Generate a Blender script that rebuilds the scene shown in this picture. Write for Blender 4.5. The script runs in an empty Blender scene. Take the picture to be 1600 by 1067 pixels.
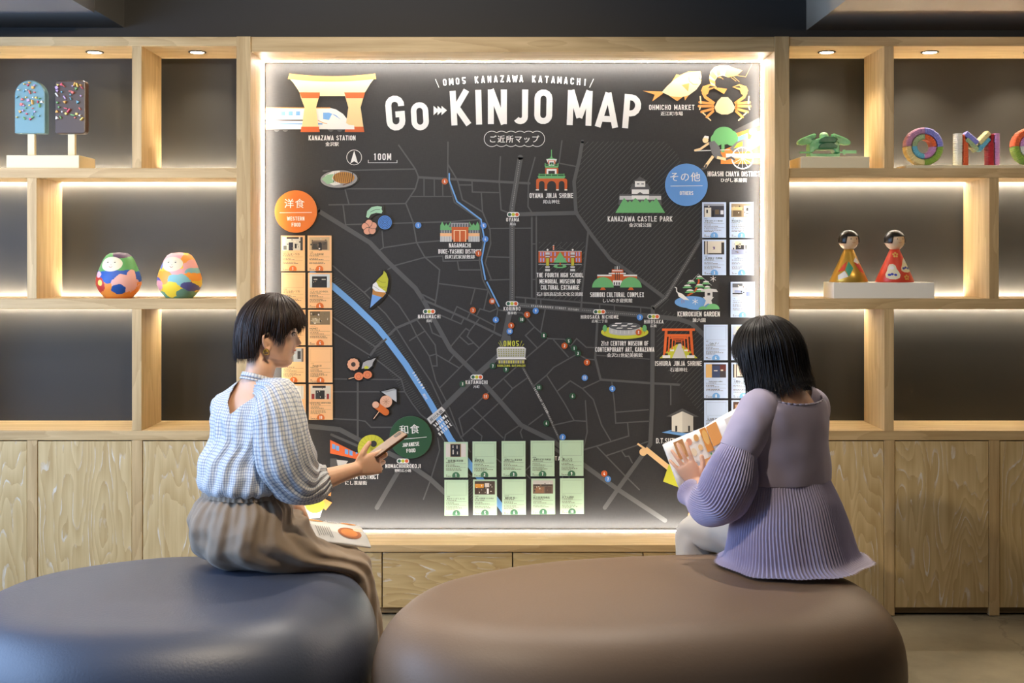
import bpy, bmesh, math, random
from mathutils import Vector, Matrix, noise
from math import sin, cos, pi, radians, sqrt, atan2, exp

# ---------------------------------------------------------------- camera, world, lights, exposure
CAM_Y, EYE = -4.81, 1.43
F_PX, PX0, PY0 = 1890.0, 796.0, 401.0
sc = bpy.context.scene
cam = bpy.data.cameras.new('camera'); camo = bpy.data.objects.new('camera', cam)
sc.collection.objects.link(camo); sc.camera = camo
camo.location = (0, CAM_Y, EYE); camo.rotation_euler = (pi/2, 0, 0)
cam.sensor_width = 36; cam.lens = F_PX/1600*36
cam.shift_x = 4/1600; cam.shift_y = -(533.5-401)/1600
cam.clip_start = .05
sc.view_settings.view_transform = 'Standard'; sc.view_settings.look = 'None'
sc.view_settings.gamma = 1; sc.view_settings.use_curve_mapping = False
sc.view_settings.exposure = 0.0
w = bpy.data.worlds.new('world'); sc.world = w; w.use_nodes = True
w.node_tree.nodes['Background'].inputs[0].default_value = (.55, .6, .7, 1)
w.node_tree.nodes['Background'].inputs[1].default_value = .03

def lamp(name, kind, loc, energy, color, look=None, **kw):
    d = bpy.data.lights.new(name, kind); d.energy = energy; d.color = color
    for k, v in kw.items(): setattr(d, k, v)
    o = bpy.data.objects.new(name, d); sc.collection.objects.link(o); o.location = loc
    if look is not None:
        o.rotation_euler = (Vector(look)-Vector(loc)).to_track_quat('-Z', 'Y').to_euler()
    return o
WARM = (1, .84, .63); COOL = (.42, .63, 1.0); NEUT = (1, .90, .78)
# daylight through the tall window in the left wall
lamp('window_daylight', 'AREA', (-2.97, -1.95, 1.5), 110, COOL, (-.97, -1.95, 1.35), shape='RECTANGLE', size=2.7, size_y=1.8)
# ceiling spots above the seats; the right one is added fill
lamp('ceiling_spot_centre', 'SPOT', (-.49, -2.06, 2.43), 115, WARM, (-.75, .0, .75), spot_size=radians(118), spot_blend=.6, shadow_soft_size=.04)
lamp('ceiling_spot_left', 'SPOT', (-1.9, -1.5, 2.36), 62, WARM, (-2.0, 0.1, .6), spot_size=radians(100), spot_blend=.8, shadow_soft_size=.04)
lamp('ceiling_spot_near_map', 'SPOT', (.45, -.5, 2.43), 75, NEUT, (.62, -.7, .5), spot_size=radians(75), spot_blend=.7, shadow_soft_size=.04)
lamp('ceiling_spot_near_map_left', 'SPOT', (-.35, -.45, 2.43), 70, NEUT, (-.55, -.8, .5), spot_size=radians(70), spot_blend=.7, shadow_soft_size=.04)
lamp('fill_spot_right', 'SPOT', (1.9, -1.7, 2.36), 36, WARM, (2.0, .1, 1.0), spot_size=radians(100), spot_blend=.8, shadow_soft_size=.04)  # added fill that brightens the right-hand oak, no known lamp there
lamp('ceiling_spot_lounge', 'SPOT', (1.0, -5.2, 2.43), 3, WARM, (1.3, -1.5, .8), spot_size=radians(90), spot_blend=.8, shadow_soft_size=.15)

# ---------------------------------------------------------------- helpers
def W(px, py, Y):
    """world point that sits at depth Y and shows at photo pixel (px, py)"""
    D = Y-CAM_Y
    return Vector(((px-PX0)*D/F_PX, Y, EYE-(py-PY0)*D/F_PX))
SX = lambda px: (px-PX0)/393.0          # on the cabinet front plane (Y = 0)
SZ = lambda py: EYE-(py-PY0)/393.0

def lin(c):
    return tuple(((x/255)/12.92 if x/255 <= .04045 else ((x/255+.055)/1.055)**2.4) for x in c)+(1,)

def tagit(o, label=None, cat=None, group=None, kind=None):
    if label: o['label'] = label
    if cat: o['category'] = cat
    if group: o['group'] = group
    if kind: o['kind'] = kind
    return o
def link(o, parent=None):
    sc.collection.objects.link(o)
    if parent is not None:
        o.parent = parent
        o.matrix_parent_inverse = Matrix.Identity(4)
        o.location = Vector(o.location)-wloc(parent)
    return o
def wloc(p):
    v = Vector(p.location)
    while p.parent: p = p.parent; v += Vector(p.location)
    return v
def thing(name, loc, label=None, cat=None, group=None, kind=None):
    o = bpy.data.objects.new(name, None); o.empty_display_size = .05; o.location = loc
    sc.collection.objects.link(o); return tagit(o, label, cat, group, kind)
def mesh_obj(name, verts, faces, mat, parent=None, smooth=False, loc=None, mats=None, fm=None, uvs=None):
    """verts in world space; object origin is loc (or the parent's origin)"""
    if loc is None: loc = wloc(parent) if parent is not None else Vector((0, 0, 0))
    loc = Vector(loc)
    me = bpy.data.meshes.new(name)
    me.from_pydata([tuple(Vector(v)-loc) for v in verts], [], faces)
    for m in (mats or [mat]): me.materials.append(m)
    if fm: me.polygons.foreach_set('material_index', fm)
    if smooth: me.polygons.foreach_set('use_smooth', [True]*len(me.polygons))
    if uvs:
        ul = me.uv_layers.new(name='UVMap')
        for p in me.polygons:
            for li, u in zip(p.loop_indices, uvs[p.index]): ul.data[li].uv = u
    me.validate(); me.update()
    o = bpy.data.objects.new(name, me); o.location = loc
    return link(o, parent)

class MB:
    """collects world-space geometry for ONE mesh object"""
    def __init__(s): s.v = []; s.f = []; s.fm = []; s.m = 0
    def add(s, vs, fs):
        n = len(s.v); s.v += [Vector(v) for v in vs]; s.f += [tuple(n+i for i in f) for f in fs]; s.fm += [s.m]*len(fs); return s
    def box(s, x0, x1, y0, y1, z0, z1):
        x0, x1 = sorted((x0, x1)); y0, y1 = sorted((y0, y1)); z0, z1 = sorted((z0, z1))
        return s.add([(x0,y0,z0),(x1,y0,z0),(x1,y1,z0),(x0,y1,z0),(x0,y0,z1),(x1,y0,z1),(x1,y1,z1),(x0,y1,z1)],
                     [(0,3,2,1),(4,5,6,7),(0,1,5,4),(1,2,6,5),(2,3,7,6),(3,0,4,7)])
    def cyl(s, p0, p1, r0, r1=None, n=12, caps=True):
        p0, p1 = Vector(p0), Vector(p1); r1 = r0 if r1 is None else r1
        q = (p1-p0).to_track_quat('Z', 'Y'); a = q@Vector((1,0,0)); b = q@Vector((0,1,0))
        vs = []
        for p, r in ((p0, r0), (p1, r1)):
            vs += [p+a*r*cos(2*pi*i/n)+b*r*sin(2*pi*i/n) for i in range(n)]
        fs = [(i, (i+1)%n, n+(i+1)%n, n+i) for i in range(n)]
        if caps: fs += [tuple(range(n))[::-1], tuple(range(n, 2*n))]
        return s.add(vs, fs)
    def ball(s, c, r, n=16, m=10):
        c = Vector(c); r = Vector(r) if hasattr(r, '__len__') else Vector((r, r, r))
        vs = [c+Vector((0,0,r.z))]
        for j in range(1, m):
            for i in range(n):
                t = pi*j/m; a = 2*pi*i/n
                vs.append(c+Vector((r.x*sin(t)*cos(a), r.y*sin(t)*sin(a), r.z*cos(t))))
        vs.append(c-Vector((0,0,r.z)))
        fs = [(0, 1+i, 1+(i+1)%n) for i in range(n)]
        for j in range(m-2):
            for i in range(n):
                a = 1+j*n+i; b = 1+j*n+(i+1)%n
                fs.append((a, a+n, b+n, b))
        L = len(vs)-1; k = 1+(m-2)*n
        fs += [(L, k+(i+1)%n, k+i) for i in range(n)]
        return s.add(vs, fs)
    def lathe(s, c, prof, n=32):
        c = Vector(c); vs = []; fs = []
        for r, z in prof:
            vs += [c+Vector((r*cos(2*pi*i/n), r*sin(2*pi*i/n), z)) for i in range(n)]
        for j in range(len(prof)-1):
            for i in range(n):
                fs.append((j*n+i, j*n+(i+1)%n, (j+1)*n+(i+1)%n, (j+1)*n+i))
        fs += [tuple(range(n))[::-1], tuple(range((len(prof)-1)*n, len(prof)*n))]
        return s.add(vs, fs)
    def prism(s, pts2, y0, y1):
        """outline in (x,z) extruded along Y"""
        n = len(pts2); vs = [(x, y0, z) for x, z in pts2]+[(x, y1, z) for x, z in pts2]
        area = sum(pts2[i][0]*pts2[(i+1)%n][1]-pts2[(i+1)%n][0]*pts2[i][1] for i in range(n))
        f0 = tuple(range(n)); f1 = tuple(range(n, 2*n))[::-1]
        fs = [f0, f1]+[(i, n+i, n+(i+1)%n, (i+1)%n) for i in range(n)]
        if area < 0: fs = [f[::-1] for f in fs]
        return s.add(vs, fs)
    def build(s, name, mat, parent=None, smooth=False, loc=None, mats=None, bevel=0, label=None):
        o = mesh_obj(name, s.v, s.f, mat, parent, smooth, loc, mats, s.fm if mats else None)
        if bevel:
            b = o.modifiers.new('bevel', 'BEVEL'); b.width = bevel; b.segments = 2; b.limit_method = 'ANGLE'
        if label: o['label'] = label
        return o

# ---------------------------------------------------------------- materials
def mat(name, col, rough=.5, metal=0, spec=.5, emit=None, es=1, bump=None, coat=0, sheen=0, sss=0):
    m = bpy.data.materials.new(name); m.use_nodes = True
    b = m.node_tree.nodes['Principled BSDF']
    b.inputs['Base Color'].default_value = lin(col); b.inputs['Roughness'].default_value = rough
    b.inputs['Metallic'].default_value = metal; b.inputs['Specular IOR Level'].default_value = spec
    if coat: b.inputs['Coat Weight'].default_value = coat; b.inputs['Coat Roughness'].default_value = .42
    if sheen: b.inputs['Sheen Weight'].default_value = sheen
    if sss:
        b.inputs['Subsurface Weight'].default_value = sss; b.inputs['Subsurface Radius'].default_value = (.012, .005, .003)
    if emit:
        b.inputs['Emission Color'].default_value = lin(emit); b.inputs['Emission Strength'].default_value = es
    if bump:
        N, L = m.node_tree.nodes, m.node_tree.links
        t = N.new('ShaderNodeTexNoise'); t.inputs['Scale'].default_value = bump[0]; t.inputs['Detail'].default_value = 4
        tc = N.new('ShaderNodeTexCoord'); L.new(tc.outputs['Object'], t.inputs['Vector'])
        bu = N.new('ShaderNodeBump'); bu.inputs['Strength'].default_value = bump[1]; bu.inputs['Distance'].default_value = .005
        L.new(t.outputs['Fac'], bu.inputs['Height']); L.new(bu.outputs['Normal'], b.inputs['Normal'])
    return m

def wood(name, axis, light, dark, rings=0, white=0, scale=1):
    """oak: grain running along axis (0 x, 1 y, 2 z); rings = cathedral figure; white = limed pores"""
    m = bpy.data.materials.new(name); m.use_nodes = True
    N, L = m.node_tree.nodes, m.node_tree.links; b = N['Principled BSDF']; b.inputs['Roughness'].default_value = .5
    g = N.new('ShaderNodeNewGeometry'); oi = N.new('ShaderNodeObjectInfo')
    off = N.new('ShaderNodeVectorMath'); off.operation = 'MULTIPLY_ADD'; L.new(g.outputs['Position'], off.inputs[0])
    off.inputs[1].default_value = (1, 1, 1)
    rv = N.new('ShaderNodeCombineXYZ')
    mu = N.new('ShaderNodeMath'); mu.operation = 'MULTIPLY'; mu.inputs[1].default_value = 37; L.new(oi.outputs['Random'], mu.inputs[0])
    for k in range(3): L.new(mu.outputs[0], rv.inputs[k])
    L.new(rv.outputs[0], off.inputs[2])
    mp = N.new('ShaderNodeMapping'); L.new(off.outputs[0], mp.inputs['Vector'])
    s = [38*scale]*3; s[axis] = 1.6*scale; mp.inputs['Scale'].default_value = s
    n1 = N.new('ShaderNodeTexNoise'); n1.inputs['Scale'].default_value = 1.0; n1.inputs['Detail'].default_value = 6; n1.inputs['Roughness'].default_value = .65
    L.new(mp.outputs[0], n1.inputs['Vector'])
    mp2 = N.new('ShaderNodeMapping'); L.new(off.outputs[0], mp2.inputs['Vector'])
    s2 = [3.6]*3; s2[axis] = .7; mp2.inputs['Scale'].default_value = s2
    n2 = N.new('ShaderNodeTexNoise'); n2.inputs['Scale'].default_value = 1.0; n2.inputs['Detail'].default_value = 3; n2.inputs['Distortion'].default_value = .12
    L.new(mp2.outputs[0], n2.inputs['Vector'])
    # contour lines of the slow noise make cathedral grain
    k = N.new('ShaderNodeMath'); k.operation = 'MULTIPLY'; k.inputs[1].default_value = 30 if rings else 12; L.new(n2.outputs['Fac'], k.inputs[0])
    k1 = N.new('ShaderNodeMath'); k1.operation = 'MULTIPLY_ADD'; k1.inputs[1].default_value = .55; L.new(n1.outputs['Fac'], k1.inputs[0]); L.new(k.outputs[0], k1.inputs[2])
    fr = N.new('ShaderNodeMath'); fr.operation = 'FRACT'; L.new(k1.outputs[0], fr.inputs[0])
    mixf = N.new('ShaderNodeMath'); mixf.operation = 'MULTIPLY_ADD'; mixf.inputs[1].default_value = .32 if rings else .2; L.new(fr.outputs[0], mixf.inputs[0])
    nn = N.new('ShaderNodeMath'); nn.operation = 'MULTIPLY'; nn.inputs[1].default_value = .85 if rings else 1.0; L.new(n1.outputs['Fac'], nn.inputs[0]); L.new(nn.outputs[0], mixf.inputs[2])
    r = N.new('ShaderNodeValToRGB'); r.color_ramp.elements[0].position = .25; r.color_ramp.elements[1].position = .8
    r.color_ramp.elements[0].color = lin(light); r.color_ramp.elements[1].color = lin(dark); L.new(mixf.outputs[0], r.inputs[0])
    out = r.outputs[0]
    if white:
        pr = N.new('ShaderNodeMath'); pr.operation = 'GREATER_THAN'; pr.inputs[1].default_value = .86; L.new(fr.outputs[0], pr.inputs[0])
        mp3 = N.new('ShaderNodeMapping'); s3 = [26]*3; s3[axis] = 9; mp3.inputs['Scale'].default_value = s3; L.new(off.outputs[0], mp3.inputs['Vector'])
        n3 = N.new('ShaderNodeTexNoise'); n3.inputs['Scale'].default_value = 1; n3.inputs['Detail'].default_value = 5; L.new(mp3.outputs[0], n3.inputs['Vector'])
        p2 = N.new('ShaderNodeMapRange'); p2.inputs['From Min'].default_value = .48; p2.inputs['From Max'].default_value = .66; L.new(n3.outputs['Fac'], p2.inputs['Value'])
        pm = N.new('ShaderNodeMath'); pm.operation = 'MULTIPLY'; L.new(pr.outputs[0], pm.inputs[0]); L.new(p2.outputs[0], pm.inputs[1])
        pw = N.new('ShaderNodeMath'); pw.operation = 'MULTIPLY'; pw.inputs[1].default_value = white; L.new(pm.outputs[0], pw.inputs[0])
        mx = N.new('ShaderNodeMixRGB'); mx.inputs[2].default_value = lin((226, 222, 210)); L.new(pw.outputs[0], mx.inputs[0]); L.new(r.outputs[0], mx.inputs[1])
        out = mx.outputs[0]
    L.new(out, b.inputs['Base Color'])
    bu = N.new('ShaderNodeBump'); bu.inputs['Strength'].default_value = .25; bu.inputs['Distance'].default_value = .002
    L.new(mixf.outputs[0], bu.inputs['Height']); L.new(bu.outputs['Normal'], b.inputs['Normal'])
    return m
OL, OD = (216, 187, 138), (176, 146, 98)
M = dict(
    wood_x=wood('oak_grain_across', 0, OL, OD), wood_z=wood('oak_grain_upright', 2, OL, OD), wood_y=wood('oak_grain_deep', 1, OL, OD),
    door=wood('limed_oak_door', 2, (216, 192, 142), (184, 155, 104), 1, .8), drawer=wood('limed_oak_drawer', 0, (210, 186, 134), (178, 150, 100), 1, .8),
    plinth=wood('oak_plinth', 0, (150, 128, 92), (120, 98, 68)),
    back=mat('dark_grey_back_panel', (37, 35, 30), .6),
    led=mat('led_strip_light', (255, 250, 240), .5, emit=(255, 244, 226), es=240),
    led_map=mat('map_led_strip_light', (255, 250, 240), .5, emit=(255, 250, 242), es=112),
    lens=mat('downlight_lens', (255, 250, 240), .5, emit=(255, 235, 200), es=30),
    black=mat('black_metal', (22, 21, 20), .4), white=mat('white_print', (236, 234, 228), .55),
    block=mat('pale_wood_block', (226, 212, 176), .55, bump=(30, .1)), block_white=mat('whitened_wood_block', (236, 230, 214), .55, bump=(30, .1)),
    chrome=mat('chrome', (210, 210, 210), .2, metal=1), gold=mat('gold_metal', (214, 160, 70), .25, metal=1),
)
# ---------------------------------------------------------------- room shell
def floor_mat():
    m = bpy.data.materials.new('polished_concrete_floor'); m.use_nodes = True
    N, L = m.node_tree.nodes, m.node_tree.links; b = N['Principled BSDF']; b.inputs['Roughness'].default_value = .38
    g = N.new('ShaderNodeNewGeometry')
    n = N.new('ShaderNodeTexNoise'); n.inputs['Scale'].default_value = 2.2; n.inputs['Detail'].default_value = 9; n.inputs['Roughness'].default_value = .65
    L.new(g.outputs['Position'], n.inputs['Vector'])
    r = N.new('ShaderNodeValToRGB'); r.color_ramp.elements[0].position = .3; r.color_ramp.elements[1].position = .72
    r.color_ramp.elements[0].color = lin((112, 103, 84)); r.color_ramp.elements[1].color = lin((158, 147, 122)); L.new(n.outputs['Fac'], r.inputs[0])
    v = N.new('ShaderNodeTexVoronoi'); v.feature = 'DISTANCE_TO_EDGE'; v.inputs['Scale'].default_value = 1.1
    nd = N.new('ShaderNodeMixRGB'); nd.inputs[0].default_value = .25; L.new(g.outputs['Position'], nd.inputs[1]); L.new(n.outputs['Color'], nd.inputs[2]); L.new(nd.outputs[0], v.inputs['Vector'])
    lt = N.new('ShaderNodeMath'); lt.operation = 'LESS_THAN'; lt.inputs[1].default_value = .004; L.new(v.outputs['Distance'], lt.inputs[0])
    ml = N.new('ShaderNodeMath'); ml.operation = 'MULTIPLY'; ml.inputs[1].default_value = .35; L.new(lt.outputs[0], ml.inputs[0])
    mx = N.new('ShaderNodeMixRGB'); mx.inputs[2].default_value = lin((70, 64, 52)); L.new(ml.outputs[0], mx.inputs[0]); L.new(r.outputs[0], mx.inputs[1])
    L.new(mx.outputs[0], b.inputs['Base Color'])
    bu = N.new('ShaderNodeBump'); bu.inputs['Strength'].default_value = .08; L.new(n.outputs['Fac'], bu.inputs['Height']); L.new(bu.outputs[0], b.inputs['Normal'])
    return m
XL, XR, YF, YB = -3.0, 3.6, -7.0, .34
fl = floor_mat()
m_wall = mat('charcoal_wall_paint', (66, 64, 62), .7); m_ceil = mat('black_ceiling', (24, 23, 23), .6); m_soffit = mat('taupe_soffit', (186, 170, 148), .7)
m_soffit_l = mat('blue_grey_soffit', (120, 121, 126), .55); m_wall_l = mat('grey_side_wall', (72, 69, 64), .8)
def struct(name, mb, m, **k): return tagit(mb.build(name, m, **k), kind='structure')
struct('floor', MB().box(XL, XR, YF, YB+.1, -.1, 0), fl)
struct('wall_back', MB().box(XL, XR, YB, YB+.1, 0, 2.75), m_wall)
struct('wall_right', MB().box(XR, XR+.1, YF, YB+.1, 0, 2.75), m_wall_l)
struct('wall_front', MB().box(XL, XR, YF-.1, YF, 0, 2.75), m_wall_l)
wy0, wy1, wz0, wz1 = -3.4, -.5, .5, 2.45
struct('wall_left', MB().box(XL-.1, XL, YF, wy0, 0, 2.75).box(XL-.1, XL, wy1, YB+.1, 0, 2.75).box(XL-.1, XL, wy0, wy1, 0, wz0).box(XL-.1, XL, wy0, wy1, wz1, 2.75), m_wall_l)
wn = thing('window_1', (XL-.05, (wy0+wy1)/2, wz0), kind='structure')
MB().box(XL-.08, XL-.02, wy0, wy1, wz0, wz0+.05).box(XL-.08, XL-.02, wy0, wy1, wz1-.05, wz1).box(XL-.08, XL-.02, wy0, wy0+.05, wz0, wz1).box(XL-.08, XL-.02, wy1-.05, wy1, wz0, wz1).box(XL-.08, XL-.02, -1.97, -1.93, wz0, wz1).build('window_frame', M['black'], wn)
MB().box(XL-.06, XL-.05, wy0+.04, wy1-.04, wz0+.04, wz1-.04).build('pane', mat('sky_lit_frosted_pane', (200, 220, 255), .4, emit=(180, 210, 255), es=1.2), wn)
# ceilings: black middle, lower soffits left and right
struct('ceiling', MB().box(XL, XR, YF, YB+.1, 2.62, 2.75), m_ceil)
struct('trim_1', MB().box(1.264, XR, YF, YB, 2.393, 2.62), m_soffit)
struct('trim_2', MB().box(XL, -1.64, YF, -.03, 2.393, 2.62), m_soffit_l)
struct('trim_3', MB().box(XL, -1.64, -.025, YB, 2.405, 2.62), mat('grey_soffit_strip', (120, 118, 114), .5))
struct('trim_4', MB().box(-1.64, 1.264, -.35, YB, 2.57, 2.62), m_ceil)
# a lit slot between the middle ceiling and the right soffit
cl = thing('cove_light', (1.1, -.75, 2.6), 'thin light bar tucked beside the right soffit above the map', 'ceiling light')
MB().box(1.236, 1.262, -2.3, -.55, 2.585, 2.6).build('led_strip', mat('cove_led_light', (255, 250, 240), .5, emit=(255, 240, 215), es=9), cl)
MB().box(1.228, 1.2635, -2.3, -.55, 2.577, 2.584).build('holder', M['black'], cl)

# ---------------------------------------------------------------- wall unit
TOP, BOT = SZ(57.5), SZ(961)
D1 = .30      # shelf depth (back panel plane)
def bx(px0, px1, py0, py1, y0, y1): return MB().box(SX(px0), SX(px1), y0, y1, SZ(py0), SZ(py1))
def bay(name, label, side):
    """one shelving bay; px positions are those on its front plane"""
    u = thing(name, (SX(195 if side < 0 else 1397), .15, 0), label, 'shelving unit')
    if side < 0:
        x0, x1 = -290, 369.6
        row1 = [206, -122]; row2 = [42, -122-164]; row3 = [206, -122]
        base = [206, 42, -122]; outer = (369.6, 392)
    else:
        x0, x1 = 1233, 1890
        row1 = [1382, 1710]; row2 = [1546, 1874]; row3 = [1382, 1710]
        base = [1382, 1546, 1710]; outer = (1210, 1233)
    GAP = .024
    bx(*outer, 57, 961.9, -.004, .33).build('upright', M['wood_z'], u, bevel=.0015)
    bx(x0, x1, 57.5, 72, 0, .33).build('top_rail', M['wood_x'], u, bevel=.0015)
    bx(x0, x1, 262.5, 278, 0, D1-GAP).build('shelf', M['wood_x'], u, bevel=.0015)
    bx(x0, x1, 466.5, 483, 0, D1-GAP).build('shelf', M['wood_x'], u, bevel=.0015)
    bx(x0, x1, 673, 688, 0, D1).build('counter', M['wood_x'], u, bevel=.0015)
    for row, ya, yb in ((row1, 72, 262.5), (row2, 278, 466.5), (row3, 483, 673)):
        for x in row:
            if x < x0: continue
            bx(x, x+15, ya, yb, .001, D1-GAP).build('divider', M['wood_z'], u, bevel=.0012)
    for k, (ya, yb) in enumerate(((60, 270), (270, 475), (475, 680))):
        bx(x0, x1, ya, yb, D1+.001, D1+.02).build('back_panel', M['back'], u)
    bx(x0, x1, 688, 949.5, .03, .05).build('inner_panel', M['plinth'], u)
    xs = sorted(base)
    for x in xs: bx(x, x+16, 688.3, 961.9, .0, .028).build('stile', M['wood_z'], u, bevel=.001)
    edges = [x0]+[v for x in xs for v in (x, x+16)]+[x1]
    for a, b in zip(edges[::2], edges[1::2]):
        if b-a < 20: continue
        bx(a+.8, b-.8, 689.6, 949.5, .003, .024).build('door', M['door'], u, bevel=.001)
        bx(a, b, 950, 959.5, .02, .028).build('plinth', M['plinth'], u)
    # LED strips in the gap behind the two shelves, one throwing up, one throwing down
    for py, up in ((264.5, 1), (276.5, -1), (468.5, 1), (481.5, -1)):
        z = SZ(py); y = D1-GAP
        MB().add([(SX(x0), y+.001, z-.003*1), (SX(x1), y+.001, z-.003), (SX(x1), y+.006, z+.003*up*1), (SX(x0), y+.006, z+.003*up)],
                 [(0, 1, 2, 3)]).box(SX(x0), SX(x1), y+.0005, y+.0035, z-.002, z+.002).build('led_strip', M['led'], u)
    # recessed downlights in the top rail
    for X in ((-1.695, -1.276, -2.12, -2.54) if side < 0 else (1.297, 1.718, 2.14, 2.56)):
        zc = SZ(72)
        r = MB().lathe((X, .134, zc-.0035), [(.036, 0), (.036, .0034)], 28).build('downlight', M['black'], u, label='small recessed downlight with black rim')
        MB().lathe((X, .134, zc-.0045), [(.0235, 0), (.027, .0009)], 24).build('lens', M['lens'], r)
        l = lamp('downlight_beam', 'SPOT', (X, .134, zc-.012), 8 if side < 0 else 13, (1, .86, .66), (X, .15, 0), spot_size=radians(118), spot_blend=.75, shadow_soft_size=.02)
    return u
bay('shelving_unit', 'oak shelving bay left of the map, with ice lollies and round dolls on it', -1)
bay('shelving_unit', 'oak shelving bay right of the map, with wrapped letters and cone dolls on it', 1)

# alcove frame round the map + drawers below
YM = .27
al = thing('map_alcove', (0, .15, 0), 'oak alcove frame around the lit town map with four drawers below it', 'cabinet')
bx(392.2, 1209.8, 57.5, 81, 0, .33).build('lintel', M['wood_x'], al, bevel=.0015)
bx(392.2, 1209.8, 851, 862, -.004, .33).build('sill', M['wood_x'], al, bevel=.0015)
# splayed inner lining: the sill slopes up to the map, as in the photo
zb, zf = EYE-(826-401)/372.05, SZ(851)
MB().box(SX(392.2), SX(1209.8), YM+.03, .33, SZ(62), SZ(860)).build('back_board', M['back'], al)
for a, b in ((393, 597), (597, 801), (801, 1005), (1005, 1209)):
    dr = bx(a+1, b-1, 863.5, 949.5, .003, .024).build('drawer', M['drawer'], al, bevel=.001)
bx(392.2, 1209.8, 862, 949.5, .03, .05).build('inner_panel', M['plinth'], al)
bx(392.2, 1209.8, 950, 959.5, .02, .028).build('plinth', M['plinth'], al)
# LED strips all round, in the joint between frame and map
xa, xb, za, zc = SX(392.6), SX(1209.4), SZ(851), SZ(81)
e, s, q = .0004, .0018, .010       # inset from frame, thickness, width along the lining
y0_, y1_ = YM-.036, YM-.036+q
MB().box(xa+.004, xb-.004, y0_, y1_, za+e, za+e+s).build('led_strip', M['led_map'], al)
MB().box(xa+.004, xb-.004, y0_, y1_, zc-e-s, zc-e).build('led_strip', M['led_map'], al)
MB().box(xa+e, xa+e+s, y0_, y1_, za+.006, zc-.006).build('led_strip', M['led_map'], al)
MB().box(xb-e-s, xb-e, y0_, y1_, za+.006, zc-.006).build('led_strip', M['led_map'], al)

# ---------------------------------------------------------------- poufs
def closed_spline(pts, n):
    out = []; k = len(pts)
    for i in range(k):
        p0, p1, p2, p3 = (Vector(pts[(i+j-1) % k]) for j in range(4))
        for s in range(n):
            t = s/n
            out.append(.5*((2*p1)+(-p0+p2)*t+(2*p0-5*p1+4*p2-p3)*t*t+(-p0+3*p1-3*p2+p3)*t**3))
    return out
def pouf(name, plan, H, label, m, rr=.235):
    pl = closed_spline(plan, 16); n = len(pl)
    c = sum(pl, Vector((0, 0)))/n
    # profile: (inset, height)
    prof = [(.10, .0), (.055, .012), (.025, .05), (.006, .12), (0, .2)]
    k = 12
    for i in range(1, k+1):
        a = pi/2*i/k
        prof.append((rr*(1-cos(a)**.85)*.98, .2+(H-.2-.012)*sin(a)**.85))
    vs = []; fs = []
    nrm = []
    for i in range(n):
        t = (pl[(i+1) % n]-pl[i-1]).normalized(); nrm.append(Vector((-t.y, t.x)))
    if sum((pl[i]-c).dot(nrm[i]) for i in range(n)) > 0: nrm = [-q for q in nrm]
    for ins, z in prof:
        for p, q in zip(pl, nrm): vs.append((*(p+q*ins), z))
    base = [p+q*prof[-1][0] for p, q in zip(pl, nrm)]
    for j in range(1, 9):
        f = 1-j/9
        for p in base: vs.append((*(c+(p-c)*f), H-.012+.012*(1-f*f)))
    R = len(vs)//n
    for j in range(R-1):
        for i in range(n): fs.append((j*n+i, j*n+(i+1) % n, (j+1)*n+(i+1) % n, (j+1)*n+i))
    vs.append((*c, H)); L = len(vs)-1
    fs += [((R-1)*n+i, (R-1)*n+(i+1) % n, L) for i in range(n)]+[tuple(range(n))[::-1]]
    root = thing(name, (c.x, c.y, 0), label, 'pouf')
    o = mesh_obj('cushion', vs, fs, m, root, True)
    bm = bmesh.new(); bm.from_mesh(o.data); bmesh.ops.recalc_face_normals(bm, faces=bm.faces); bm.to_mesh(o.data); bm.free()
    o.data.polygons.foreach_set('use_smooth', [True]*len(o.data.polygons))
    return root
m_slate = mat('slate_grey_leather', (60, 67, 84), .46, spec=.75, bump=(140, .12)); m_brown = mat('brown_leather', (124, 102, 82), .5, spec=.4, bump=(140, .1))
PH = .445
pouf('pouf', [(-1.54, -1.54), (-1.67, -1.22), (-1.56, -.86), (-1.18, -.62), (-.75, -.64), (-.49, -.78), (-.410, -1.02), (-.43, -1.30), (-.55, -1.56), (-.86, -1.70), (-1.22, -1.71)], PH,
     'large slate grey leather pebble pouf under the woman in the checked blouse', m_slate)
pouf('pouf', [(-.24, -1.62), (-.375, -1.44), (-.388, -1.2), (-.26, -.92), (.12, -.67), (.70, -.575), (1.03, -.70), (1.185, -1.02), (1.13, -1.36), (.86, -1.60), (.4, -1.70), (.04, -1.71)], PH,
     'large brown leather pebble pouf under the woman in the lavender blouse', m_brown)
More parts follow.
